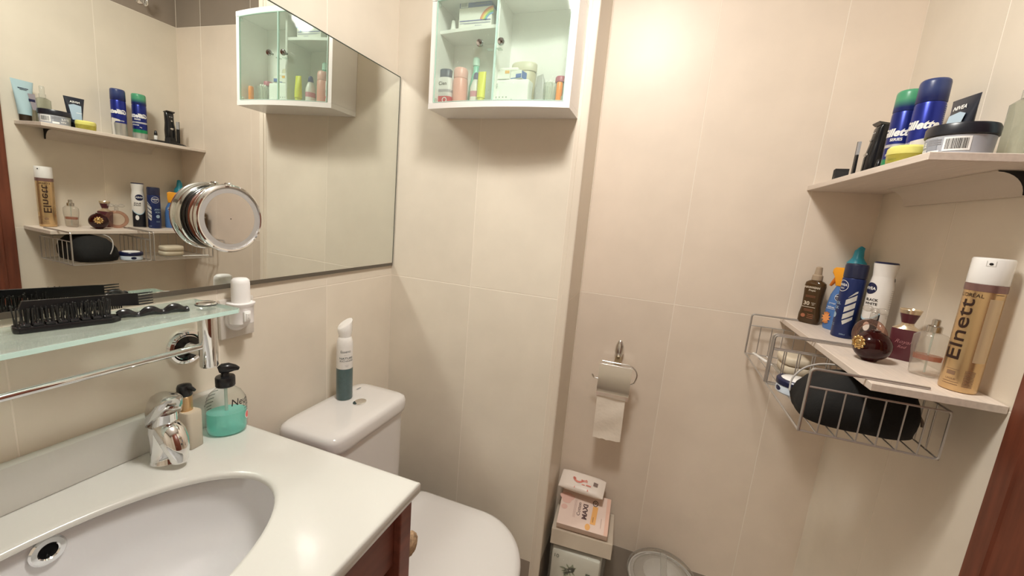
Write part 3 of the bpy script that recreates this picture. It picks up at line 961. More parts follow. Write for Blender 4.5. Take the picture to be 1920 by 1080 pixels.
obj(loft(BM(), [oval(0, 0, .0152, .0105, .0105, 24), oval(0, 0, .04, .0108, .009, 24), oval(0, 0, .078, .0112, .0015, 24)]), 'body', mat('acid_yellow', (.72, .70, .06), .4), b5)
decal(b5, 'print', [('r', -.006, .0, .022 + .006 * k, .0225 + .006 * k) for k in range(6)], mat('olive_ink', (.25, .25, .05), .5), plane((0, -.0112, 0), (1, 0, 0), (0, .04, 1)))
# on the small shelf
SH = KZ0 + .1962
m1 = thing('rainbow_carton', 'white carton with rainbow stripe on the small cabinet shelf', 'box', (.286, -.052, SH))
obj(box(BM(), -.0455, .0455, -.028, .028, 0, .050, .0006), 'carton', PAPER, m1, smooth=False)
def arc_band(cx, cy_, r0, r1, a0, a1, n=12):
    A = [math.radians(a0 + (a1 - a0) * i / n) for i in range(n + 1)]
    return [(cx + r1 * math.cos(a), cy_ + r1 * math.sin(a)) for a in A] + [(cx + r0 * math.cos(a), cy_ + r0 * math.sin(a)) for a in reversed(A)]
fp = plane((0, -.0286, 0), (1, 0, 0), (0, 0, 1))
for k, (nm, c) in enumerate([('red', (.70, .22, .14)), ('orange', (.78, .42, .12)), ('yellow', (.75, .68, .18)), ('green', (.25, .55, .22)), ('blue', (.16, .34, .65))]):
    decal(m1, 'rainbow_band', [('p', arc_band(.050, .012, .034 - k * .0036, .0376 - k * .0036, 92, 165))], mat('print_' + nm, c, .5), fp)
decal(m1, 'print', [('r', -.043, .043, .018, .0205), ('t', 'Aciclovir', .0052, .010, .0075), ('r', -.042, .043, .0135, .0143), ('r', -.03, .043, .0118, .0123)], mat('violet_ink', (.16, .16, .36), .5), fp)
m2 = thing('blue_carton', 'dark blue medicine carton stacked on the rainbow carton', 'box', (.284, -.052, SH + .0502))
obj(box(BM(), -.0435, .0435, -.026, .026, 0, .022, .0006), 'carton', mat('carton_blue', (.10, .13, .34), .5), m2, smooth=False)
decal(m2, 'code_panel', [('r', -.041, -.020, .001, .020)], WINK, plane((0, -.0264, 0), (1, 0, 0), (0, 0, 1)))
decal(m2, 'print', barcode(-.040, .003, .018, .014, seed=4) + [('r', .0, .04, .006, .0075), ('r', .0, .04, .011, .0125)], INKG, plane((0, -.0267, 0), (1, 0, 0), (0, 0, 1)))
m3 = thing('glass_bottle_stopper', 'small clear glass dish with silver cone on the cabinet shelf', 'ornament', (.2145, -.060, SH))
obj(lathe(BM(), [(.016, 0), (.016, .002), (.006, .004), (.004, .006)], 24), 'foot', CHROME_B, m3)
obj(lathe(BM(), [(.0085, .006), (.0065, .014), (.005, .028), (.0042, .032)], 24), 'cone', mat('pearl', (.8, .8, .76), .2), m3)
# right compartment
r1 = thing('white_carton', 'crumpled white paper packet in the right half of the cabinet', 'packet', (.400, -.064, KB))
bm = box(BM(), -.043, .043, -.018, .018, 0, .060, .004, 2)
bmesh.ops.subdivide_edges(bm, edges=bm.edges[:], cuts=3, use_grid_fill=True)
for v in bm.verts:
    v.co.y += .0035 * noise.noise(v.co * 45) * (v.co.z / .06)
    v.co.z += .002 * noise.noise(v.co * 30) * (v.co.z / .06)
obj(bm, 'packet', mat('white_packet', (.80, .80, .76), .6), r1)
decal(r1, 'print', [('r', -.041, -.014, .0575, .0583), ('r', -.041, -.036, .046, .048), ('r', -.041, -.036, .042, .044), ('r', -.041, -.037, .038, .0395)] + [('r', -.041 + .009 * k, -.037 + .009 * k, .015, .018) for k in range(4)] + [('e', .002, .008, .004, .004), ('r', .008, .032, .0068, .0082), ('r', -.036, -.032, .009, .0115)], mat('grey_green_ink', (.30, .32, .28), .5), plane((0, -.0222, 0), (1, 0, 0), (0, -.02, 1)))
r2 = thing('small_white_box', 'small white box with orange edge lying on the white packet', 'box', (.374, -.066, KB + .0615))
obj(box(BM(), -.016, .016, -.014, .014, 0, .019, .0006), 'carton', PAPER, r2, smooth=False)
decal(r2, 'stripe', [('r', .004, .016, .012, .019)], mat('print_orange', (.78, .42, .12), .5), plane((0, -.0144, 0), (1, 0, 0), (0, 0, 1)))
r3 = thing('blue_white_box', 'small blue and white box lying on the white packet', 'box', (.4095, -.066, KB + .0615), rz=-.25)
obj(box(BM(), -.0165, .0165, -.012, .012, 0, .019, .0006), 'carton', PAPER, r3, smooth=False)
decal(r3, 'blue_panel', [('r', .0, .0162, .001, .011), ('r', -.015, .0162, .001, .003)], mat('print_deep_blue', (.08, .15, .45), .5), plane((0, -.0124, 0), (1, 0, 0), (0, 0, 1)))
decal(r3, 'blue_end', [('r', -.011, .011, .001, .018)], mat('print_deep_blue', (.08, .15, .45), .5), plane((.0169, 0, 0), (0, 1, 0), (0, 0, 1)))
r4 = thing('folded_paper', 'flat white leaflet roll lying over the small boxes', 'paper', (.386, -.064, KB + .0812))
obj(box(BM(), -.027, .024, -.010, .010, 0, .009, .0035, 3), 'roll', PAPER, r4)
r5 = thing('beige_jar', 'beige lidded jar at the back of the right cabinet half', 'jar', (.410, -.028, KB))
obj(lathe(BM(), [(.030, 0), (.032, .004), (.032, .085), (.029, .092)], 28, sy=.6), 'jar_body', mat('beige_jar', (.50, .43, .30), .4), r5)
obj(lathe(BM(), [(.033, .0925), (.034, .095), (.034, .110), (.031, .113)], 28, sy=.56), 'jar_lid', mat('cream_lid', (.64, .58, .45), .4), r5)
r5b = thing('grey_sachet', 'grey plastic sachet leaning against the beige jar in the cabinet', 'packet', (.466, -.042, KB), rz=-.5, ry=-.12)
bm = loft(BM(), [oval(0, 0, 0, .018, .010, 20, 4), oval(0, 0, .05, .016, .008, 20, 4), oval(0, 0, .082, .010, .001, 20, 4)])
obj(bm, 'sachet', mat('grey_sachet', (.45, .43, .42), .4), r5b)
r6 = thing('plastic_cup', 'clear plastic cup of cotton buds beside the orange tube', 'cup', (.493, -.060, KB))
obj(lathe(BM(), [(.014, 0.0005), (.0145, .001), (.0175, .052), (.0168, .052), (.0140, .002), (.001, .002)], 28), 'cup', clear('cup_plastic', (.93, .95, .92), .8, .05, .2, (.8, .8, .76)), r6)
rnd = random.Random(5)
for k in range(10):
    a = k * 2.4
    r_ = .003 + .0075 * (k % 5) / 5
    p0 = (r_ * math.cos(a), r_ * math.sin(a), .0024)
    p1 = (1.2 * r_ * math.cos(a + .5), 1.2 * r_ * math.sin(a + .5), .056)
    bm = tube(BM(), [p0, p1], .0011, 6)
    ball(bm, p1, .0021, .0021, .004, 8, 6)
    tag(obj(bm, 'cotton_bud', mat('cotton_white', (.82, .81, .77), .8), None, (.493, -.060, KB)), 'white cotton bud standing in the clear cup in cabinet', 'cotton bud', 'cotton buds in the clear plastic cup')
r7 = thing('orange_tube', 'slim orange tube standing at the right cabinet wall', 'tube', (.5215, -.080, KB))
obj(lathe(BM(), [(.0068, 0), (.0075, .002), (.0075, .046), (.006, .049)], 20), 'tube_body', mat('vivid_orange', (.85, .25, .03), .35), r7)
r8 = thing('pink_capped_bottle', 'clear bottle with dark pink cap behind the orange tube', 'bottle', (.510, -.027, KB))
obj(lathe(BM(), [(.013, 0), (.0135, .002), (.0135, .06), (.011, .064)], 24), 'bottle', clear('tint_bottle', (.9, .88, .88), .8, .05, .35, (.75, .72, .70)), r8)
obj(lathe(BM(), [(.0145, .0645), (.0145, .075), (.013, .078)], 24), 'cap', mat('rose_cap', (.45, .10, .16), .4), r8)

# ------------------------------------------------------------------ shelves on the right wall
def wood(name, c):
    return mat(name, c, .5, noise_amt=.07, noise_scale=30, stretch=(6, .35, 6), bump=.04, bump_scale=90)
WOOD_T = wood('pale_wood', (.68, .595, .52))
UZ, LZ = 1.4409, 1.091
us = thing('upper_shelf', 'pale wood upper shelf with a cove bracket on the right wall', 'shelf', (1.3, -.07, UZ))
def board(parent, x0, y0, y1, th):
    obj(box(BM(), x0 - 1.3, -.0008, y0 + .07, y1 + .07, -th, 0, .0008, 1), 'board', WOOD_T, parent, smooth=False)
board(us, 1.138, -.3213, .1846, .0115)
COVE = mat('cove_laminate', (.62, .55, .47), .5)
def cove(parent, y0, y1, zt, d, h_):
    n = 8
    prof = [(-d + .0 + d * .78 * math.sin(PI / 2 * i / n), zt - h_ * (1 - math.cos(PI / 2 * i / n))) for i in range(n + 1)]
    prof = [(-d, zt)] + [(-d, zt - .0015)] + [(x, z - .0015) for x, z in prof[1:]] + [(-.0008, zt - h_ - .0015), (-.0008, zt)]
    bm = prism(BM(), prof, y0, y1, 'Y')
    o = obj(bm, 'cove_bracket', COVE, parent, ang=.5)
    obj(prism(BM(), [(x * .97 - .0006, z * .97 + zt * .03 - .0006) for x, z in prof], y0 - .0012, y0 - .0002, 'Y'), 'hollow_end_shade', mat('cove_end_shade', (.02, .018, .016), .8), o, smooth=False)  # black sheet paints the shade inside the bracket's open hollow end
    return o
cove(us, -.252 + .07, .065 + .07, -.0118, .045, .034)
ls = thing('lower_shelf', 'pale wood lower shelf carrying bottles and wire baskets on right wall', 'shelf', (1.3, -.07, LZ))
board(ls, 1.1371, -.3256, .1846, .0123)
cove(ls, -.250 + .07, .10 + .07, -.0126, .045, .020)

# ------------------------------------------------------------------ under-shelf wire baskets
def basket(name, label, y0, y1):
    t = thing(name, label, 'basket', (1.062, (y0 + y1) / 2, .982), group='grey wire baskets under the lower shelf')
    hy = (y1 - y0) / 2
    top, arm = .1115, .155
    xb = .188
    zt = .080
    for s in (-1, 1):
        y = s * hy
        obj(tube(BM(), bend([(.0, y, 0), (.0, y, top), (arm, y, top)], .008), .0024, 8), 'arm_frame', WIRE, t)
        obj(tube(BM(), bend([(0, y, zt), (xb, y, zt), (xb, y, 0), (0, y, 0)], .006), .0017, 6), 'end_frame', WIRE, t)
        for k in range(1, 7):
            x = k * xb / 7
            obj(tube(BM(), [(x, y, zt), (x, y, 0)], .0012, 6), 'end_wire', WIRE, t)
    obj(tube(BM(), [(0, -hy, 0), (0, hy, 0)], .002, 8), 'front_rod', WIRE, t)
    obj(tube(BM(), [(xb, -hy, 0), (xb, hy, 0)], .0015, 6), 'back_rod', WIRE, t)
    obj(tube(BM(), [(xb, -hy, zt), (xb, hy, zt)], .0015, 6), 'back_rod', WIRE, t)
    for k in range(1, 7):
        x = k * xb / 7
        obj(tube(BM(), [(x, -hy, 0), (x, hy, 0)], .0012, 6), 'floor_wire', WIRE, t)
    n = max(3, int((y1 - y0) / .03))
    for k in range(1, n):
        y = -hy + (y1 - y0) * k / n
        obj(tube(BM(), [(xb, y, zt), (xb, y, 0)], .0012, 6), 'back_wire', WIRE, t)
    return t
basket('wire_basket', 'grey wire basket under the lower shelf holding the black pouch', -.308, -.083)
basket('wire_basket', 'grey wire basket under the lower shelf holding the cream soap bars', -.070, .152)
FLZ = .9840
pc = thing('toiletry_pouch', 'black fabric toiletry pouch with grey piping in the wire basket', 'pouch', (1.159, -.222, FLZ))
bm = BM()
rings = []
for z, x0, x1, hy in [(0, -.072, .080, .050), (.004, -.080, .084, .058), (.022, -.085, .085, .064), (.045, -.079, .085, .061), (.064, -.066, .084, .052), (.080, -.048, .080, .038), (.087, -.030, .074, .024), (.089, -.018, .062, .012)]:
    rings.append(oval((x0 + x1) / 2, 0, z, (x1 - x0) / 2 - .001, hy, 36, 4.2))
loft(bm, rings)
bmesh.ops.subdivide_edges(bm, edges=[e for e in bm.edges if e.calc_length() > .012], cuts=1, use_grid_fill=True)
for v in bm.verts:
    v.co += Vector((noise.noise(v.co * 30), noise.noise(v.co * 30 + Vector((5, 5, 5))), 0)) * .0035
POUCH = mat('black_fabric', (.006, .006, .006), .85, bump=.3, bump_scale=500)
obj(bm, 'pouch_body', POUCH, pc, ang=1.4)
pp = [(-.088, .020, .030), (-.086, .030, .052), (-.066, .040, .076), (-.040, .040, .0885), (-.018, .036, .0915), (-.012, .030, .090)]
obj(tube(BM(), bend(pp, .015), .0017, 8), 'piping', mat('grey_piping', (.42, .40, .38), .7), pc)
obj(tube(BM(), [(.082, -.03, .05), (.088, -.034, .038), (.090, -.036, .028)], [.0016, .002, .003], 8), 'zip_pull', mat('pull_brown', (.16, .12, .09), .6), pc)
tn = thing('cream_tin', 'light blue cream tin with a navy lid in the wire basket', 'tin', (1.104, -.124, FLZ))
obj(lathe(BM(), [(.031, 0), (.0335, .003), (.0335, .017), (.033, .018)], 40), 'tin_body', mat('tin_ice_blue', (.60, .68, .78), .3), tn)
obj(lathe(BM(), [(.0345, .0182), (.0350, .020), (.0350, .028), (.033, .0305), (.027, .031)], 40), 'tin_lid', NAVY, tn)
obj(lathe(BM(), [(.0268, .0311), (.024, .033), (.012, .0345), (.001, .0348)], 32), 'lid_emblem', WHITE_G, tn)
decal(tn, 'print', [('e', 0, .010, .008, .005)], NAVY, cyl(.0335, 195))
soapm = mat('cream_soap', (.66, .58, .45), .45)
for k, (nm, lb) in enumerate([('soap_bar', 'cream soap bar lying at the bottom of the two in the basket'), ('soap_bar', 'cream soap bar stacked on top of the other one in the basket')]):
    s = thing(nm, lb, 'soap', (1.144 - .002 * k, .036, FLZ + .0022 + k * .0205), rz=.06 * k, group='cream soap bars in the wire basket')
    bm = loft(BM(), [oval(0, 0, 0, .026, .035, 32, 3.5), oval(0, 0, .003, .030, .039, 32, 3.5), oval(0, 0, .016, .030, .039, 32, 3.5), oval(0, 0, .019, .027, .036, 32, 3.5), oval(0, 0, .0195, .018, .026, 32, 3.0)])
    obj(bm, 'bar', soapm, s, ang=1.)
sd = thing('soap_dish', 'flat clear soap dish under the cream soap bars', 'dish', (1.140, .036, FLZ))
obj(box(BM(), -.034, .034, -.044, .044, 0, .0018, .0006), 'dish', clear('dish_plastic', (.92, .92, .9), .8, .1, .3, (.7, .68, .62)), sd)
stk = thing('toothbrush', 'slim white plastic toothbrush lying at the far end of the wire basket', 'toothbrush', (1.090, .112, FLZ + .003), rz=math.radians(14))
bm = box(BM(), -.004, .004, -.036, .036, -.0025, .0025, .002)
obj(bm, 'handle', WHITE_G, stk)
obj(box(BM(), -.0028, .0028, -.058, -.036, -.0016, .0016, .001), 'neck', WHITE_G, stk)
# ------------------------------------------------------------------ things on the upper shelf
U = UZ + .0002
def can(name, label, x, y, z, r, h_, m, group=None):
    t = thing(name, label, 'can', (x, y, z), group=group)
    return t
SG = 'shaving gel cans on the upper shelf'
for nm, label, x, y, stops, green in (
        ('shaving_gel_can', 'blue shaving gel can with blue cap on the upper shelf', 1.238, -.066, None, False),
        ('shaving_gel_can', 'blue shaving gel can with green cap and green band on upper shelf', 1.231, -.003, None, True)):
    t = thing(nm, label, 'can', (x, y, U), group=SG)
    R = .0222
    if green:
        m = bands('gel_green_print', [(0, 'B9BAB6', 0), (.026, '2E9C6A', .002), (.039, '24307E', .0015), (.062, 'C9CCD2', .0006), (.068, '24307E', .0006)], .135, .28, .55)
    else:
        m = bands('gel_blue_print', [(0, 'B4B3AE', 0), (.050, '25318A', .001)], .135, .28, .55)
    obj(lathe(BM(), [(.0195, 0), (.0215, .0015), (R, .005), (R, .128), (R - .001, .1315)], 44), 'can_body', m, t)
    cm = bands('gel_cap_green' if green else 'gel_cap_blue', [(0, '1E2A66' if green else '1B2458', 0), (.147, '4E9A74' if green else '33406E', .008)], .173, .3)
    obj(lathe(BM(), [(R - .0006, .1318), (R + .0001, .133), (R - .0003, .1665), (R - .0012, .1705), (R - .0035, .1728), (.001, .1735)], 44), 'cap', cm, t)
    th = 218
    decal(t, 'print', [('t', 'Gillette', .0205, 0, .090, {'bold': .0009, 'shear': .25, 'sxx': .98})], WINK, cyl(R, th, eps=.0006))
    if green:
        decal(t, 'small_print', [('t', 'SERIES', .0075, .004, .0765, {'bold': .0002}), ('t', 'SENSITIVE', .006, .012, .055, {'bold': .0001}), ('t', 'gel', .006, -.006, .048)], WINK, cyl(R, th, eps=.0005))
        decal(t, 'clear_drop', [('e', .030, .020, .006, .012)], mat('drop_teal', (.25, .50, .55), .3), cyl(R, th, eps=.0005))
        decal(t, 'info_panel', [('r', .048, .058, .005, .125)], mat('pale_panel', (.62, .60, .48), .4), cyl(R, th, eps=.0003))
    else:
        decal(t, 'swoosh', [('p', [(-.006, .062), (.020, .067), (.023, .062), (.019, .002), (.008, .002), (.012, .046), (.006, .055), (-.007, .056)])], mat('pearl_print', (.74, .72, .68), .3, .3), cyl(R, th, eps=.0005))
        decal(t, 'small_print', [('t', 'SERIES', .006, -.012, .058)], WINK, cyl(R, th, eps=.0006))
        info = [('r', .0365, .056, .124 - k * .0035, .1252 - k * .0035) for k in range(22) if k not in (9, 10, 14)]
        decal(t, 'info_print', info + [('t', 'A T T Y', .006, .046, .0425)], mat('steel_print', (.42, .45, .62), .4), cyl(R, th, eps=.0006))
# hair clipper in its charging stand
cst = thing('clipper_stand', 'black charging stand of the hair clipper in the shelf corner', 'stand', (1.226, .092, U), rz=math.radians(90))
STD = mat('stand_black', (.015, .014, .013), .35)
bm = loft(BM(), [oval(0, 0, 0, .066, .030, 36, 4), oval(0, 0, .004, .066, .030, 36, 4), oval(0, 0, .010, .056, .025, 36, 4), oval(0, 0, .012, .045, .018, 36, 4)])
obj(bm, 'base', STD, cst)
obj(loft(BM(), [oval(.012, 0, .010, .024, .021, 28), oval(.012, 0, .0132, .021, .018, 28), oval(.012, 0, .0138, .017, .014, 28)]), 'cradle', STD, cst)
cl = thing('hair_clipper', 'black hair clipper with silver button standing in its charging stand', 'clipper', (1.230, .104, U + .014), rz=math.radians(180), ry=math.radians(-2))
bm = loft(BM(), [oval(0, 0, 0, .0125, .0145, 28, 2.6), oval(0, 0, .010, .0150, .0180, 28, 2.6), oval(0, 0, .045, .0155, .0185, 28, 2.6), oval(-.001, 0, .075, .0130, .0155, 28, 2.6), oval(-.002, 0, .092, .0125, .0150, 28, 2.8), oval(-.002, 0, .110, .0110, .0155, 28, 3.2), oval(-.003, 0, .117, .008, .0155, 28, 4)])
obj(bm, 'clipper_body', mat('clipper_black', (.012, .012, .013), .18), cl)
bm = prism(BM(), [(-.010, .1172), (.006, .1172), (.012, .122), (.012, .1235), (-.010, .1205)], -.0160, .0160, 'Y')
obj(bm, 'blade', mat('blade_dark', (.10, .10, .10), .3, .9), cl, smooth=False)
bm = loft(BM(), [oval(0, 0, 0, .0045, .0085, 20), oval(0, 0, .0014, .004, .008, 20)])
bm2 = obj(bm, 'switch', CHROME_B, cl, (.0150, 0, .052))
bm2.rotation_euler = (0, PI / 2, 0)
obj(ball(BM(), (.0135, 0, .084), .0015, .0032, .0032), 'button', CHROME_B, cl)
decal(cl, 'print', [('r', -.006, .006, 0, .0012)], WINK, plane((.0098, 0, .100), (0, 1, 0), (-.1, 0, 1)))
cg = thing('comb_guide', 'black clipper comb guide with ridged teeth at the shelf corner', 'comb guide', (1.164, .066, U), rz=math.radians(80))
bm = prism(BM(), [(-.017, 0), (.016, 0), (.016, .012), (.010, .021), (-.012, .024), (-.016, .020)], -.012, .012, 'Y', bev=.001)
obj(bm, 'guide', BLACK_M, cg, smooth=False)
for k in range(6):
    obj(box(BM(), -.014 + k * .0045, -.0122 + k * .0045, -.0125, .0125, .012, .0268), 'tooth', BLACK_M, cg, smooth=False)
tb = thing('cleaning_brush', 'thin black cleaning brush with grey tip standing by the clipper', 'brush', (1.205, .117, U + .0122))
obj(loft(BM(), [oval(0, 0, 0, .0028, .0042, 16, 4), oval(0, 0, .022, .003, .0045, 16, 4), oval(0, 0, .056, .0025, .0045, 16, 4)]), 'brush_handle', BLACK_P, tb)
obj(box(BM(), -.0022, .0022, -.0044, .0046, .0562, .086, .0004), 'grey_tip', mat('bristle_grey', (.40, .40, .42), .6), tb, smooth=False)
obj(box(BM(), -.0026, .0026, .0048, .0064, .0, .087, .0003), 'tip_guard', BLACK_P, tb, smooth=False)
ob = thing('oil_bottle', 'tiny clipper oil bottle with black cap beside the charging stand', 'bottle', (1.222, .045, U + .0122))
obj(lathe(BM(), [(.006, 0), (.0065, .001), (.0065, .014), (.004, .017)], 20), 'bottle', WHITE_P, ob)
obj(lathe(BM(), [(.0055, .0172), (.0055, .024), (.0035, .034), (.002, .036)], 20), 'cap', BLACK_P, ob)
# cream jar, tub, tubes and clear bottle
yj = thing('yellow_jar', 'flat yellow cream jar at the front of the upper shelf', 'jar', (1.165, -.199, U))
YEL = mat('yellow_jar', (.74, .70, .20), .3)
obj(lathe(BM(), [(.0235, 0), (.0255, .002), (.0262, .014), (.0255, .0145)], 36), 'jar_body', clear('yellow_glass', (.95, .92, .35), .7, .1, .6, (.78, .72, .16)), yj)
obj(lathe(BM(), [(.0262, .0147), (.0268, .017), (.0262, .025), (.023, .0285), (.001, .029)], 36), 'jar_lid', YEL, yj)
decal(yj, 'print', [('t', 'vitamin', .006, 0, .007), ('t', 'crema', .006, .030, .007), ('t', 'crema', .006, -.030, .007)], mat('olive_ink', (.25, .25, .05), .5), cyl(.0262, 200))
tu = thing('hair_wax_tub', 'grey tub with black lid and barcode on the upper shelf', 'tub', (1.1965, -.2635, U))
TUBC = mat('tub_grey_blue', (.40, .42, .47), .3, coat=.2)
obj(lathe(BM(), [(.034, 0), (.036, .002), (.0375, .029), (.037, .0295)], 48), 'tub_body', TUBC, tu)
obj(lathe(BM(), [(.0385, .0297), (.0395, .031), (.0395, .0425), (.0378, .0460), (.034, .0468), (.001, .0468)], 48), 'tub_lid', mat('lid_black', (.012, .013, .02), .3), tu)
tr_ = lambda z: .036 + .0015 * z / .036
decal(tu, 'barcode_panel', [('r', -.0145, .0145, .007, .0265)], WINK, cyl(tr_, 240, eps=.0006))
decal(tu, 'print', barcode(-.0120, .0095, .024, .0145, seed=2), INK, cyl(tr_, 240, eps=.0009))
decal(tu, 'side_print', [('r', -.036, -.017, .017 + .003 * k, .0185 + .003 * k) for k in range(3)], INKG, cyl(tr_, 240, eps=.0006))
decal(tu, 'white_panel', [('r', -.034, -.018, .003, .009)], WINK, cyl(tr_, 240, eps=.0006))
decal(tu, 'front_panel', [('r', -.025, .025, .005, .026)], mat('panel_grey', (.27, .29, .33), .4), cyl(tr_, 168, eps=.0005))
decal(tu, 'front_print', [('t', 'STYLE', .009, -.004, .0185, {'bold': .0002}), ('t', 'wax', .009, .002, .0105, {'bold': .0002})], WINK, cyl(tr_, 168, eps=.0009))
def squeeze_tube(name, label, loc, rz, hw_, h_, capm, bodym, capr=.0155, caph=.020, tilt=0.):
    t = thing(name, label, 'tube', loc, rz=rz, ry=tilt)
    obj(lathe(BM(), [(capr - .001, 0), (capr, .001), (capr, caph - .001), (capr - .001, caph)], 28), 'cap', capm, t)
    rings = []
    for k in range(9):
        s = k / 8
        rings.append(oval(0, 0, caph + .0002 + s * (h_ - caph), capr + .001 + (hw_ - capr - .001) * s, (capr + .001) * (1 - s) ** .8 + .0008, 28))
    obj(loft(BM(), rings), 'tube_body', bodym, t)
    return t
def tube_front(h_, caph, capr, sign, yoff=.0):
    # print plane following the sloping front of a tube
    return plane((0, sign * (capr + .0024), caph), (-sign, 0, 0), (0, -sign * (capr + .001) * .93, h_ - caph)) if False else None
t1 = squeeze_tube('dark_tube', 'dark navy squeeze tube standing on its cap behind the tub', (1.2235, -.199, U), math.radians(98), .0265, .106, BLACK_P, mat('tube_midnight', (.018, .022, .035), .3))
def tfront(sgn, h_, caph, capr):
    def f(u, v):
        s = (v - caph) / (h_ - caph)
        return (u * -sgn, sgn * ((capr + .001) * (1 - s) ** .8 + .0016), v)
    return f
decal(t1, 'pale_panel', [('p', [(-.012, .030), (.012, .030), (.017, .078), (.004, .083), (-.015, .080)])], mat('tube_ice', (.38, .50, .62), .4), tfront(1, .106, .020, .0155))
decal(t1, 'print', [('t', 'NIVEA', .009, 0, .090, {'bold': .0002}), ('r', -.014, .0, .054, .0555)], WINK, tfront(1, .106, .020, .0155))
decal(t1, 'back_print', [('t', 'Men', .010, .006, .082, {'bold': .0002}), ('r', -.002, .016, .062, .0635), ('r', -.004, .014, .040, .058)], mat('grey_print', (.35, .36, .38), .4), tfront(-1, .106, .020, .0155))
t2 = squeeze_tube('light_blue_tube', 'light blue squeeze tube standing on dark cap at the shelf end', (1.264, -.3065, U), math.radians(80), .0285, .128, mat('cap_umber', (.03, .018, .010), .4), mat('tube_sky', (.40, .55, .60), .35), .0145, .020)
decal(t2, 'print', [('p', [(-.024, .040), (-.012, .040), (-.006, .090), (-.025, .092)]), ], mat('tube_grey_print', (.30, .27, .30), .5), tfront(1, .128, .020, .0145))
decal(t2, 'dark_print', [('r', -.022, -.006, .066, .074), ('r', -.010, .016, .102, .104), ('r', -.006, .012, .098, .0995)], NAVY, lambda u, v: tuple(Vector(tfront(1, .128, .020, .0145)(u, v)) + Vector((0, .0005, 0))))
cbt = thing('clear_spray_bottle', 'slim clear spray bottle with grey-green side behind the tub', 'spray bottle', (1.262, -.262, U))
obj(loft(BM(), [oval(0, 0, 0, .0125, .0165, 28, 5), oval(0, 0, .002, .0135, .0175, 28, 5), oval(0, 0, .080, .0135, .0175, 28, 5), oval(0, 0, .086, .008, .010, 28, 3)]), 'bottle', clear('smoky_bottle', (.84, .87, .82), .7, .05, .14, (.50, .53, .46)), cbt)
obj(lathe(BM(), [(.0085, .0862), (.0085, .098), (.0065, .100), (.0065, .122), (.005, .124)], 24), 'pump', clear('clear_cap', (.93, .94, .92), .8, .05, .25, (.85, .85, .8)), cbt)

# ------------------------------------------------------------------ things on the lower shelf
L = LZ + .0002
# gold hairspray
el = thing('hairspray_can', 'tall gold hairspray can with white cap on the lower shelf', 'spray can', (1.2655, -.277, L))
R = .0218
obj(lathe(BM(), [(.0195, 0), (.0212, .0012), (R, .004), (R, .160), (R - .0003, .162)], 48), 'can_body', mat('champagne_gold', (.66, .47, .255), .27, .85), el)
obj(lathe(BM(), [(R + .0002, .1575), (R + .0006, .158), (R + .0006, .168), (R, .1685)], 48), 'mauve_band', mat('mauve_metal', (.27, .16, .15), .3, .6), el)
obj(lathe(BM(), [(R + .0002, .1687), (R + .0006, .170), (R + .0005, .2050), (R - .0004, .2072), (R - .003, .208), (.001, .208)], 48), 'cap', WHITE_G, el)
decal(el, 'nozzle_hole', [('e', 0, .199, .0022, .0018)], BLACK_P, cyl(R + .0004, 236, eps=.0005))
decal(el, 'nozzle_frame', [('r', -.005, .005, .1955, .1962), ('r', -.005, -.0043, .1962, .2035), ('r', .0043, .005, .1962, .2035)], mat('shade_grey', (.6, .58, .55), .4), cyl(R + .0004, 236, eps=.0004))
DK = mat('brown_ink', (.03, .012, .008), .4)
decal(el, 'print', [('t', 'Elnett', .0275, .0, .096, {'rot': PI / 2, 'bold': .0001, 'sxx': 1.5})], DK, cyl(R, 200, eps=.0006))
decal(el, 'maker_print', [('t', "L'OR\u00c9AL", .0078, -.003, .1505), ('r', .024, .034, .1545, .1553)], DK, cyl(R, 213, eps=.0006))
decal(el, 'small_print', [('r', -.008, .008, .034, .0346), ('r', -.006, .004, .0255, .0315), ('r', -.009, .010, .014, .0148), ('r', -.009, .010, .0105, .0113), ('t', 'LAQUE', .004, 0, .019)], mat('bronze_ink', (.25, .15, .09), .4), cyl(R, 213, eps=.0005))
decal(el, 'clear_panel', [('r', -.010, .008, .050, .148)], mat('pale_gold', (.64, .50, .33), .4, .5), cyl(R, 285, eps=.0004))
decal(el, 'code_print', [('r', -.010, .002, .010 + .0022 * k, .011 + .0022 * k) for k in range(12)], mat('bronze_ink', (.25, .15, .09), .4), cyl(R, 275, eps=.0005))
# sun oil
su = thing('sun_oil_spray', 'brown sun oil spray bottle with beige nozzle on the lower shelf', 'spray bottle', (1.190, .148, L), rz=math.radians(-38))
BR = clear('amber_brown', (.42, .27, .11), .6, .06, .5, (.20, .12, .05))
rg = [(0, .022, .013), (.003, .0240, .0145), (.020, .0240, .0145), (.045, .0205, .0130), (.075, .0215, .0135), (.098, .0230, .0140), (.106, .0215, .0130), (.111, .0150, .010), (.1125, .0105, .0095)]
obj(loft(BM(), [oval(0, 0, z, a, b, 32, 2.8) for z, a, b in rg]), 'bottle', BR, su)
obj(loft(BM(), [oval(0, 0, z, a - .0025, b - .0025, 28, 2.8) for z, a, b in rg[:6]]), 'oil', mat('brown_oil', (.15, .085, .03), .25), su)
obj(lathe(BM(), [(.0115, .1127), (.0120, .114), (.0115, .125), (.0085, .128), (.0075, .140), (.0070, .146), (.003, .148)], 24), 'nozzle', mat('beige_nozzle', (.40, .31, .22), .4), su)
bp = lambda e: (lambda u, v: (u, -(.0142 if v > .09 or v < .03 else .0136) - e, v))
decal(su, 'print', [('t', 'HAWAIIAN', .0072, -.001, .094, {'bold': .0002, 'sxx': .95}), ('t', 'Tropic', .0062, -.001, .0865, {'shear': .3, 'bold': .0001}), ('t', '30', .0135, -.007, .052, {'bold': .0003}), ('t', 'HIGH', .004, .008, .0545), ('t', 'SPF', .004, .008, .050), ('r', -.016, .014, .0425, .0437)], mat('cream_ink', (.72, .62, .48), .5), bp(.0006))
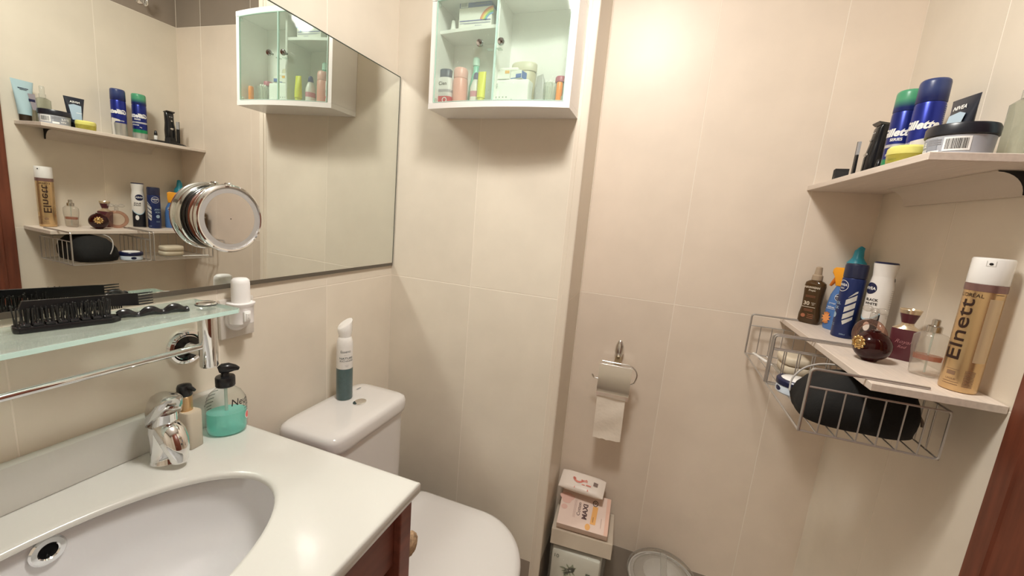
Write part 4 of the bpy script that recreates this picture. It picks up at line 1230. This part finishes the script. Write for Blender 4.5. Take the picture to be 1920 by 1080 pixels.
decal(su, 'red_print', [('e', -.009, .020, .005, .005), ('r', .0, .014, .024, .0252), ('r', .0, .014, .0195, .0207), ('r', .0, .014, .015, .0162), ('r', -.010, .010, .033, .034), ('r', -.010, .010, .0365, .0375), ('r', -.012, .010, .072, .0728), ('r', -.012, .010, .069, .0698)], mat('rust_ink', (.38, .14, .07), .5), bp(.0014))
# trigger sun spray
og = thing('trigger_spray_bottle', 'blue sun spray bottle with orange trigger head on lower shelf', 'spray bottle', (1.229, .097, L), rz=math.radians(-58))
SB = mat('sun_blue', (.075, .185, .46), .35)
obj(loft(BM(), [oval(0, 0, z, a, b, 32, 2.6) for z, a, b in [(0, .024, .0135), (.004, .026, .015), (.06, .026, .015), (.085, .022, .014), (.104, .014, .0115), (.108, .012, .011)]]), 'bottle', SB, og)
ORG = mat('trigger_orange', (.85, .36, .02), .35)
bm = prism(BM(), [(-.013, .1085), (.013, .1085), (.0145, .125), (.0155, .150), (.008, .155), (-.020, .153), (-.0255, .148), (-.0255, .139), (-.014, .130)], -.0105, .0105, 'Y', bev=.0025)
th_ = obj(bm, 'trigger_head', ORG, og)
bm = tube(BM(), bend([(-.016, 0, .137), (-.022, 0, .122), (-.031, 0, .106)], .01), [.005] * 1 + [.0045] * 6 + [.003], 10)
obj(bm, 'trigger', mat('trigger_dark', (.60, .17, .02), .4), th_)
of = lambda e: (lambda u, v: (u, -.0152 * (1 if v < .06 else 1 - (v - .06) * 5) - e, v))
decal(og, 'emblem', [('e', .006, .082, .0085, .0085)], NAVY, of(.0010))
decal(og, 'emblem_print', [('o', .006, .082, .0085, .0085, .0008), ('t', 'NIVEA', .0052, .006, .0835, {'bold': .0001}), ('t', 'SUN', .0042, .006, .0785)], WINK, of(.0016))
decal(og, 'print', [('t', 'protege', .005, -.004, .066), ('t', 'hidrata', .006, -.005, .056, {'bold': .0001}), ('r', -.016, .008, .0515, .0522)], WINK, of(.0014))
decal(og, 'orange_sun', [('p', [(-.012 + .012 * math.cos(a) * (1 if k % 2 else .55), .028 + .015 * math.sin(a) * (1 if k % 2 else .55)) for k, a in enumerate([2 * PI * i / 20 for i in range(20)])])], mat('sun_orange', (.75, .30, .10), .5), of(.0012))
# blue deodorant can
bd = thing('blue_deodorant_can', 'navy blue deodorant spray with diagonal silver stripes on lower shelf', 'spray can', (1.2195, .024, L))
R = .0212
NB = mat('deo_navy', (.016, .030, .125), .28, .3)
obj(lathe(BM(), [(R - .002, 0), (R, .003), (R, .134), (R - .001, .1365)], 44), 'can_body', NB, bd)
obj(lathe(BM(), [(R - .0012, .1368), (R, .138), (R, .164), (R - .0015, .1685), (.001, .1695)], 44), 'cap', mat('cap_ink_blue', (.018, .022, .055), .3), bd)
th = 222
def para(x0, y0, w_, h_, sk):
    return ('p', [(x0, y0), (x0 + w_, y0 + sk), (x0 + w_, y0 + sk + h_), (x0, y0 + h_)])
decal(bd, 'silver_stripes', [('p', [(-.0015, .040), (.0015, .031), (.0170, .045), (.0170, .052), (-.001, .0395)])] + [para(-.0015, .0425 + .0165 * k, .0185, .012, .0135) for k in range(3)] + [('p', [(.001, .0925), (.017, .1055), (.017, .1095), (.013, .1075)])], mat('silver_print', (.68, .68, .65), .35, .3), cyl(R, th + 14, eps=.0005))
decal(bd, 'emblem_print', [('o', -.010, .118, .013, .013, .0010), ('t', 'NIVEA', .0072, -.010, .120, {'bold': .0002}), ('t', 'MEN', .005, -.010, .1125)], WINK, cyl(R, th, eps=.0006))
decal(bd, 'print', [('t', 'COOL', .0085, -.017, .078, {'bold': .0002}), ('t', 'KICK', .0085, -.017, .067, {'bold': .0002}), ('e', -.017, .050, .007, .007), ('r', -.024, -.010, .030, .0308), ('r', -.024, -.010, .0265, .0273), ('t', '200ml', .0045, .010, .009)], mat('ice_print', (.33, .46, .60), .4), cyl(R, th, eps=.0006))
# white deodorant can
wd = thing('white_deodorant_can', 'white and black deodorant spray with navy lid top on lower shelf', 'spray can', (1.255, -.012, L))
def wr_(z):
    return R if z < .125 else (R - (z - .125) * .12 if z < .150 else R - .003 + (z - .150) * .10)
obj(lathe(BM(), [(R - .002, 0), (R, .003), (R, .125), (R - .003, .148), (R - .003, .150), (R - .0008, .174), (R - .0008, .176)], 44), 'can_body', mat('deo_white', (.80, .78, .75), .3), wd)
obj(lathe(BM(), [(R - .001, .1762), (R - .0012, .178), (R - .003, .1795), (.001, .180)], 44), 'lid', NAVY, wd)
pts = [(-.030, .002), (.030, .002), (.030, .070)] + [(.030 - .060 * i / 12, .070 + .018 * ((i / 12) ** 2) - .022 * math.sin(PI * i / 12)) for i in range(1, 13)]
decal(wd, 'black_wave', [('p', pts)], mat('deo_black', (.012, .013, .018), .35), cyl(R, 190, eps=.0004))
decal(wd, 'ice_edge', [('p', [(.030, .070), (.030, .0735)] + [(.030 - .060 * i / 12, .0735 + .018 * ((i / 12) ** 2) - .022 * math.sin(PI * i / 12)) for i in range(1, 13)] + [(.030 - .060 * i / 12, .070 + .018 * ((i / 12) ** 2) - .022 * math.sin(PI * i / 12)) for i in range(12, 0, -1)])], mat('ice_blue', (.40, .60, .72), .3), cyl(R, 190, eps=.0005))
decal(wd, 'emblem', [('e', .002, .122, .0135, .0125)], NAVY, cyl(wr_, 190, eps=.0005))
decal(wd, 'emblem_print', [('t', 'NIVEA', .0085, .002, .122, {'bold': .0002})], WINK, cyl(wr_, 190, eps=.0009))
decal(wd, 'print', [('t', 'BLACK', .0075, .010, .098, {'bold': .0002}), ('t', 'WHITE', .0075, .010, .0895, {'bold': .0002})], INK, cyl(R, 190, eps=.0006))
decal(wd, 'side_print', [('r', .042, .058, .120 - k * .0042, .1212 - k * .0042) for k in range(15)], mat('pale_grey_print', (.55, .54, .53), .5), cyl(R, 190, eps=.0005))
decal(wd, 'side_panel', [('r', .044, .058, .140, .146)], NAVY, cyl(wr_, 190, eps=.0006))
decal(wd, 'white_figure', [('e', .012, .040, .006, .010)], WINK, cyl(R, 190, eps=.0007))
# tall teal bottle in the corner
te = thing('teal_cap_bottle', 'bottle with teal flip cap in the corner behind the deodorant', 'bottle', (1.266, .152, L))
TEAL = mat('teal_plastic', (.03, .30, .42), .35)
obj(loft(BM(), [oval(0, 0, z, a, b, 28, 2.6) for z, a, b in [(0, .022, .019), (.004, .024, .021), (.135, .024, .021), (.150, .019, .017)]]), 'bottle', mat('bottle_pale', (.60, .68, .70), .35), te)
bm = lathe(BM(), [(.0195, .1503), (.020, .152), (.020, .166), (.014, .174), (.011, .180), (.0095, .196), (.006, .200)], 28)
tc_ = obj(bm, 'cap', TEAL, te)
obj(prism(BM(), [(-.005, .19), (.008, .19), (.009, .204), (.002, .208), (-.004, .202)], -.005, .005, 'Y', bev=.001), 'spout', TEAL, tc_)
# round dark red perfume
rp = thing('red_perfume_bottle', 'round dark red perfume bottle with gold emblem on the lower shelf', 'perfume bottle', (1.194, -.171, L), rz=math.radians(205))
bm = BM()
prof = []
for k in range(15):
    a = -PI / 2 + PI * k / 14
    prof.append((.0305 * math.cos(a) * (1 if abs(math.cos(a)) > .4 else 1), .0285 + .0285 * math.sin(a)))
prof = [(.012, 0)] + [p for p in prof if .001 < p[1] < .0555] + [(.008, .0562), (.008, .0585)]
lathe(bm, prof, 40, sy=.92)
obj(bm, 'bottle', clear('ruby_glass', (.26, .012, .012), .5, .03, .55, (.075, .004, .006)), rp)
obj(lathe(BM(), [(r * .93, .0285 + (z - .0285) * .93) for r, z in prof[1:-4]], 36, sy=.92), 'perfume', mat('garnet', (.055, .003, .006), .12, coat=.5), rp)
bm = BM()
torus(bm, (.0300, .0, .034), .0085, .0018, 'X', 28, 8)
ball(bm, (.0300, 0, .034), .0025, .0065, .0065)
for k in range(10):
    a = 2 * PI * k / 10
    ball(bm, (.0292, .0105 * math.cos(a), .034 + .0105 * math.sin(a)), .0022, .0028, .0028, 8, 6)
obj(bm, 'gold_emblem', GOLD, rp)
# clear ring shaped bottle with a bow stopper
rb = thing('ring_perfume_bottle', 'clear pink ring shaped perfume bottle with wide glass stopper', 'perfume bottle', (1.214, -.106, L), rz=math.radians(-62))
PINKG = clear('pink_glass', (.86, .68, .60), .8, .02, .12, (.6, .40, .34), rim=.4)
obj(torus(BM(), (0, 0, .0345), .0285, .0058, 'Y', 44, 12), 'glass_ring', PINKG, rb)
obj(lathe(BM(), [(.001, -.004), (.022, -.0042), (.0235, 0), (.022, .0042), (.001, .004)], 36, c=(0, 0, .0345), axis='Y'), 'glass_body', clear('blush_glass', (.97, .92, .88), .85, .02, .04, (.7, .55, .5), rim=1.), rb)
CLG = clear('crystal', (.92, .91, .89), .9, .02, .28, (.8, .78, .74), rim=.35)
obj(lathe(BM(), [(.006, .069), (.006, .080), (.0045, .082)], 20), 'neck', CLG, rb)
bm = ball(BM(), (0, 0, .086), .0075, .006, .0055)
for s in (-1, 1):
    ball(bm, (s * .0145, 0, .0875), .0105, .0055, .0065)
obj(bm, 'stopper', CLG, rb)
# burgundy bottle with flared neck
bu = thing('burgundy_perfume_bottle', 'burgundy perfume bottle with flared collar top by the wall', 'perfume bottle', (1.2635, -.117, L), rz=math.radians(-30))
BG = mat('burgundy_print', (.095, .022, .030), .3)
obj(loft(BM(), [oval(0, 0, z, a, b, 32, 5) for z, a, b in [(0, .0175, .0125), (.002, .0185, .0135), (.058, .0205, .0145), (.060, .0200, .0140)]]), 'bottle', BG, bu)
obj(loft(BM(), [oval(0, 0, z, a, b, 32, e) for z, a, b, e in [(.0602, .020, .014, 5), (.064, .015, .012, 3), (.068, .0095, .0095, 2), (.072, .009, .009, 2)]]), 'gold_shoulder', mat('pale_gold_glass', (.62, .50, .34), .15, .6), bu)
obj(lathe(BM(), [(.0095, .0722), (.0105, .076), (.0145, .090)], 32), 'flared_neck', BG, bu)
obj(lathe(BM(), [(.0147, .0902), (.0165, .0975), (.0160, .0985), (.0135, .0935), (.001, .0935)], 32), 'gold_rim', mat('pale_gold_glass', (.62, .50, .34), .15, .6), bu)
decal(bu, 'print', [('t', 'Brand', .010, 0, .038, {'shear': .4}) if False else ('t', 'Royal', .010, 0, .036, {'shear': .4}), ('t', 'Red', .0075, 0, .026, {'shear': .4})], mat('rose_print', (.40, .17, .18), .4), plane((0, -.0140, 0), (1, 0, 0), (0, -.017, 1)))
# clear ribbed bottle with amber liquid
cp = thing('amber_perfume_bottle', 'clear ribbed perfume bottle with a little amber perfume and silver sprayer', 'perfume bottle', (1.2495, -.2215, L), rz=math.radians(-30))
rib = []
for z, r in [(0, .0145), (.003, .0185), (.018, .0195), (.030, .0200), (.050, .0225), (.068, .0225), (.074, .017), (.077, .008)]:
    ring = []
    for i in range(64):
        a = 2 * PI * i / 64
        rr = r * (1 + (.03 if i % 4 < 2 else 0) * (1 if z > .02 else .4))
        ring.append((rr * math.cos(a), rr * .62 * math.sin(a), z))
    rib.append(ring)
obj(loft(BM(), rib), 'bottle', clear('rib_glass', (.965, .96, .94), .8, .03, .20, (.78, .76, .70)), cp)
obj(loft(BM(), [oval(0, 0, .0285, .0178, .0108, 32), oval(0, 0, .037, .0185, .0114, 32)]), 'amber_perfume', clear('amber_liquid', (.82, .34, .10), .7, .05, .5, (.50, .16, .04)), cp)
obj(tube(BM(), [(0, 0, .078), (0, 0, .05), (.001, 0, .006)], .0014, 8), 'dip_tube', clear('milky_tube', (.8, .9, .87), .6, .1, .45, (.75, .85, .82)), cp)
obj(lathe(BM(), [(.0098, .0772), (.0098, .0865), (.0082, .088), (.0055, .0885), (.0055, .0975), (.004, .099)], 28), 'sprayer', mat('silver_sprayer', (.62, .60, .56), .2, 1.), cp)
# ------------------------------------------------------------------ toilet paper holder on the back wall
tp = thing('toilet_paper_holder', 'chrome toilet paper holder with curved cover on the back wall', 'holder', (.727, .185, .86))
bm = loft(BM(), [oval(0, -.012, z, a, b, 24) for z, a, b in [(.030, .005, .006), (.040, .0105, .010), (.055, .0135, .011), (.072, .0125, .009), (.086, .007, .006), (.091, .002, .002)]])
obj(bm, 'leaf_mount', CHROME_B, tp)
obj(loft(BM(), [oval(0, -.008, .010, .012, .007, 20, 3), oval(0, -.016, .030, .010, .010, 20, 3), oval(0, -.022, .040, .008, .006, 20, 3)]), 'bracket', mat('old_chrome', (.60, .52, .38), .25, 1.), tp)
bm = tube(BM(), bend([(-.043, -.058, .030), (.0, -.058, .030), (.046, -.056, .030), (.066, -.055, .006), (.056, -.055, -.026), (.040, -.055, -.030), (-.062, -.055, -.030)], .022), .0024, 10)
obj(bm, 'wire_loop', CHROME, tp)
obj(tube(BM(), bend([(-.058, -.055, -.030), (-.064, -.055, -.028), (-.069, -.058, -.018)], .005), .0025, 8), 'wire_end', CHROME, tp)
# cover plate: hangs from the loop, curves over the roll
n = 10
out = [(-.0595, .023), (-.0630, .0245), (-.0665, .0235)]
for i in range(1, n + 1):
    t = i / n
    out.append((-.0665 - .0150 * t - .004 * math.sin(t * PI), .0235 - .082 * t))
prof = out + [(-.0822, -.0605), (-.0690, -.0800)]
back = [(y + .0012, z) for y, z in reversed(prof)]
bm = prism(BM(), prof + back, -.0475, .0475, 'X')
obj(bm, 'cover', mat('cover_steel', (.66, .635, .60), .2, 1.), tp, ang=.4)
roll = thing('toilet_roll', 'white toilet roll under the chrome cover with a loose sheet hanging', 'toilet roll', (.725, .1335, .83))
obj(lathe(BM(), [(.0095, -.042), (.024, -.042), (.024, .042), (.0095, .042), (.0095, -.042)], 40, axis='X', cap=False, c=(0, 0, 0)), 'paper_roll', PAPER, roll)
bm = BM()
nx, nz = 8, 26
rows = []
for k in range(nz + 1):
    t = k / nz
    row = []
    for i in range(nx + 1):
        u = i / nx
        y = -.0175 - .004 * t + .0025 * math.sin(t * 9) * t + .0010 * math.sin(u * 5 + t * 14)
        z = .0 - .185 * t + (.004 * (u - .5) if k == nz else 0) + (.0015 * math.sin(u * 21) if k == nz else 0)
        row.append(bm.verts.new((-.043 + .084 * u + .002 * t, y, z)))
    rows.append(row)
for a, b in zip(rows, rows[1:]):
    for i in range(nx):
        bm.faces.new((a[i], a[i + 1], b[i + 1], b[i]))
sheet = obj(bm, 'loose_sheet', mat('tissue', (.78, .70, .60), .9, bump=.5, bump_scale=70), roll, ang=3)

# ------------------------------------------------------------------ stack in the corner by the shaft
pkg = thing('diaper_pack', 'clear bag of white and green paper packs standing by the shaft', 'pack', (.690, .098, 0))
FILM = clear('bag_film', (.95, .95, .93), .9, .08, .10, (.8, .8, .77))
GP = mat('pack_white', (.74, .74, .68), .5)
bm = box(BM(), -.086, .086, -.078, .076, .0, .300, .014, 3)
bmesh.ops.subdivide_edges(bm, edges=[e for e in bm.edges if e.calc_length() > .03], cuts=4, use_grid_fill=True)
for v in bm.verts:
    if v.co.z > .01:
        v.co += Vector((noise.noise(v.co * 25), .6 * noise.noise(v.co * 25 + Vector((9, 0, 0))), .6 * noise.noise(v.co * 22))) * .005
obj(bm, 'bag_film', FILM, pkg, ang=.5)
for z0, z1 in ((.004, .150), (.153, .288)):
    bm = box(BM(), -.078, .074, -.070, .068, z0, z1, .010, 2)
    pk = obj(bm, 'inner_pack', GP, pkg)
LEAF = mat('leaf_green_ink', (.34, .39, .27), .6)
def leaf(cx, cy_, L_, a, w_=.28):
    pts = []
    for i in range(9):
        t = i / 8
        pts.append((t * L_, w_ * L_ * math.sin(PI * t) * .5))
    for i in range(7, 0, -1):
        t = i / 8
        pts.append((t * L_, -w_ * L_ * math.sin(PI * t) * .5))
    ca, sa = math.cos(a), math.sin(a)
    return ('p', [(cx + x * ca - y * sa, cy_ + x * sa + y * ca) for x, y in pts])
def sprig(cx, cy_, s):
    rnd = random.Random(int(s * 1e4))
    out = [leaf(cx + rnd.uniform(-.35, .35) * s, cy_ + rnd.uniform(-.3, .3) * s, s * rnd.uniform(.5, .95), rnd.uniform(0, 6.28), .32) for k in range(16)]
    return out + [leaf(cx - s * .7, cy_ - s * .5, s * 1.5, .5, .12)]
topf = plane((0, 0, .2885), (1, 0, 0), (0, 1, 0))
decal(pkg, 'leaf_print', sprig(.030, .0, .022), LEAF, topf)
decal(pkg, 'print', [('t', 'III', .020, -.066, .002, {'bold': .0004}), ('t', 'pure', .010, .05, -.018)], mat('dark_green_ink', (.06, .09, .05), .6), topf)
decal(pkg, 'clear_window', [('e', -.026, -.002, .022, .026)], mat('pale_window', (.66, .66, .62), .4), topf)
frf = plane((0, -.0708, 0), (1, 0, 0), (0, 0, 1))
decal(pkg, 'front_leaf_print', sprig(-.018, .225, .030), LEAF, frf)
decal(pkg, 'front_print', [('t', 'E', .030, .040, .225, {'bold': .001}), ('t', '10', .018, -.062, .265), ('t', 'ECO', .022, .0, .10, {'bold': .0006})], mat('dark_green_ink', (.06, .09, .05), .6), frf)
crt = thing('cardboard_carton', 'plain beige carton lying across the clear pack by the shaft', 'box', (.692, .108, .3035), rz=math.radians(4))
CARD = mat('beige_card', (.56, .485, .39), .75, noise_amt=.04)
obj(box(BM(), -.094, .094, -.068, .068, 0, .0455, .0012), 'carton', CARD, crt, smooth=False)
fl_ = obj(box(BM(), -.093, .093, -.0005, .0005, -.045, 0, .0002), 'flap', CARD, crt, (0, -.0692, .0455), smooth=False)
fl_.rotation_euler = (math.radians(-10), 0, 0)
bx = thing('pad_box', 'pink and white cotton pad box lying tilted on the carton', 'box', (.690, .109, .3790), rz=math.radians(3), rx=math.radians(25))
PKC = mat('blush_card', (.74, .58, .50), .55)
obj(box(BM(), -.078, .078, -.068, .050, 0, .028, .0010), 'carton', PKC, bx, smooth=False)
tf = plane((0, 0, .0286), (1, 0, 0), (0, 1, 0))
CORAL = mat('coral_ink', (.70, .36, .26), .55)
decal(bx, 'blotch_print', [('p', [(-.060 + .022 * math.cos(a) * (1 + .25 * math.sin(3 * a)), .018 + .018 * math.sin(a)) for a in [2 * PI * i / 20 for i in range(20)]]), ('e', -.064, -.012, .010, .008)], mat('rose_blotch', (.70, .44, .37), .55), tf)
decal(bx, 'coral_edge', [('r', .066, .0775, -.067, .049)], mat('peach_print', (.72, .46, .36), .55), tf)
decal(bx, 'orange_panel', [('p', [(.022, -.045), (.038, -.045), (.041, .012), (.025, .012)]), ('e', .016, -.056, .008, .010)], mat('amber_print', (.78, .40, .12), .5), tf)
decal(bx, 'print', [('t', 'MAXI', .0205, .003, -.012, {'rot': PI / 2, 'bold': .0008}), ('t', 'Cotton', .0145, -.017, -.008, {'rot': PI / 2, 'bold': .0001}), ('t', '\u2022\u2022\u2022\u2022', .012, .030, -.030, {'rot': PI / 2})], mat('plum_ink', (.10, .05, .05), .6), tf)
decal(bx, 'small_print', [('r', -.0335 + .0028 * k, -.0325 + .0028 * k, -.038, .020) for k in range(3)] + [('r', .054, .0555, -.05, -.02)], mat('mauve_ink', (.48, .33, .29), .6), tf)
decal(bx, 'badge', [('o', .031, .022, .0085, .010, .002), ('t', '12', .009, .031, .022, {'rot': PI / 2, 'bold': .0003})], INK, tf)
sc2 = thing('wipes_pack', 'small white and pink soft pack lying on top of the stack', 'packet', (.670, .1385, .4470), rz=math.radians(-2), rx=math.radians(21))
bm = BM()
rings = []
for x, w_, h_ in [(-.072, .032, .0022), (-.066, .033, .006), (-.05, .034, .012), (0, .034, .014), (.05, .034, .012), (.066, .033, .006), (.072, .032, .0022)]:
    rings.append([(x, y, z + .014) for y, z, _ in oval(0, 0, 0, w_, h_, 24, 3)])
loft(bm, rings)
obj(bm, 'soft_pack', mat('pack_ivory', (.78, .70, .63), .4), sc2)
wf2 = lambda u, v: (u, v, .0288 - .0000 - max(0, abs(v) - .018) * .30 - max(0, abs(u) - .035) * .18)
decal(sc2, 'pink_print', [('p', arc_band(-.012, .010, .014, .020, 190, 330)), ('t', 'soft', .014, .006, .002, {'bold': .0004}), ('e', -.026, .002, .005, .004), ('r', .014, .030, -.013, -.009), ('r', .0, .010, -.014, -.011)], mat('coral_red', (.70, .23, .18), .5), wf2)
decal(sc2, 'dark_panel', [('r', .036, .050, -.006, .008)], mat('panel_umber', (.22, .16, .14), .5), wf2)
decal(sc2, 'red_specks', [('p', [(-.022, -.0285), (-.018, -.0285), (-.020, -.023)]), ('p', [(.020, -.0285), (.025, -.0285), (.0225, -.022)])], mat('coral_red', (.70, .23, .18), .5), wf2)

# ------------------------------------------------------------------ waste bin
bn = thing('waste_bin', 'round waste bin with clear domed lid by the back wall', 'bin', (.940, .063, 0))
obj(lathe(BM(), [(.075, 0), (.080, .003), (.094, .275), (.0965, .277), (.0965, .283), (.0925, .283), (.078, .006), (.001, .006)], 56), 'bin_body', mat('bin_pale_grey', (.58, .57, .55), .35), bn)
LID = clear('lid_plastic', (.90, .89, .87), .8, .06, .07, (.72, .70, .67))
lid = obj(lathe(BM(), [(.100, .279), (.101, .281), (.101, .289), (.097, .293), (.088, .304), (.068, .313), (.04, .317), (.001, .318)], 56), 'lid', LID, bn)
obj(torus(BM(), (0, 0, .289), .0995, .0022, 'Z', 56, 8), 'lid_rim', clear('rim_plastic', (.9, .9, .88), .8, .05, .25, (.8, .79, .76)), lid)
obj(box(BM(), -.009, .009, -.055, .055, .3165, .3225, .0025), 'lid_ridge', clear('rim_plastic', (.9, .9, .88), .8, .05, .25, (.8, .79, .76)), lid)
bm = lathe(BM(), [(.080, .284), (.083, .287), (.080, .290), (.060, .299), (.055, .297)], 48, cap=False)
obj(bm, 'inner_ring', LID, lid)
bg = loft(BM(), [[(x, y, z + .006 * noise.noise(Vector((x * 40, y * 40, z * 40)))) for x, y, z in oval(0, 0, z_, r_, r_, 40)] for z_, r_ in ((.278, .0925), (.262, .070), (.235, .045), (.225, .010))], cap=False)
obj(bg, 'bin_liner', mat('liner_white', (.72, .71, .70), .5), bn)

# ------------------------------------------------------------------ chrome hook high on the right wall
hk = thing('wall_hook', 'chrome robe hook high on the right wall in dark tiles', 'hook', (1.3, .052, 1.985))
obj(lathe(BM(), [(.018, -.0005), (.018, -.004), (.013, -.008), (.001, -.009)], 28, axis='X'), 'hook_plate', CHROME, hk)
obj(tube(BM(), bend([(-.004, 0, 0), (-.032, 0, -.004), (-.036, 0, -.026), (-.052, 0, -.024), (-.056, 0, .004)], .012), .005, 10), 'hook_arm', CHROME, hk)
obj(ball(BM(), (-.056, 0, .008), .0075), 'hook_ball', CHROME, hk)
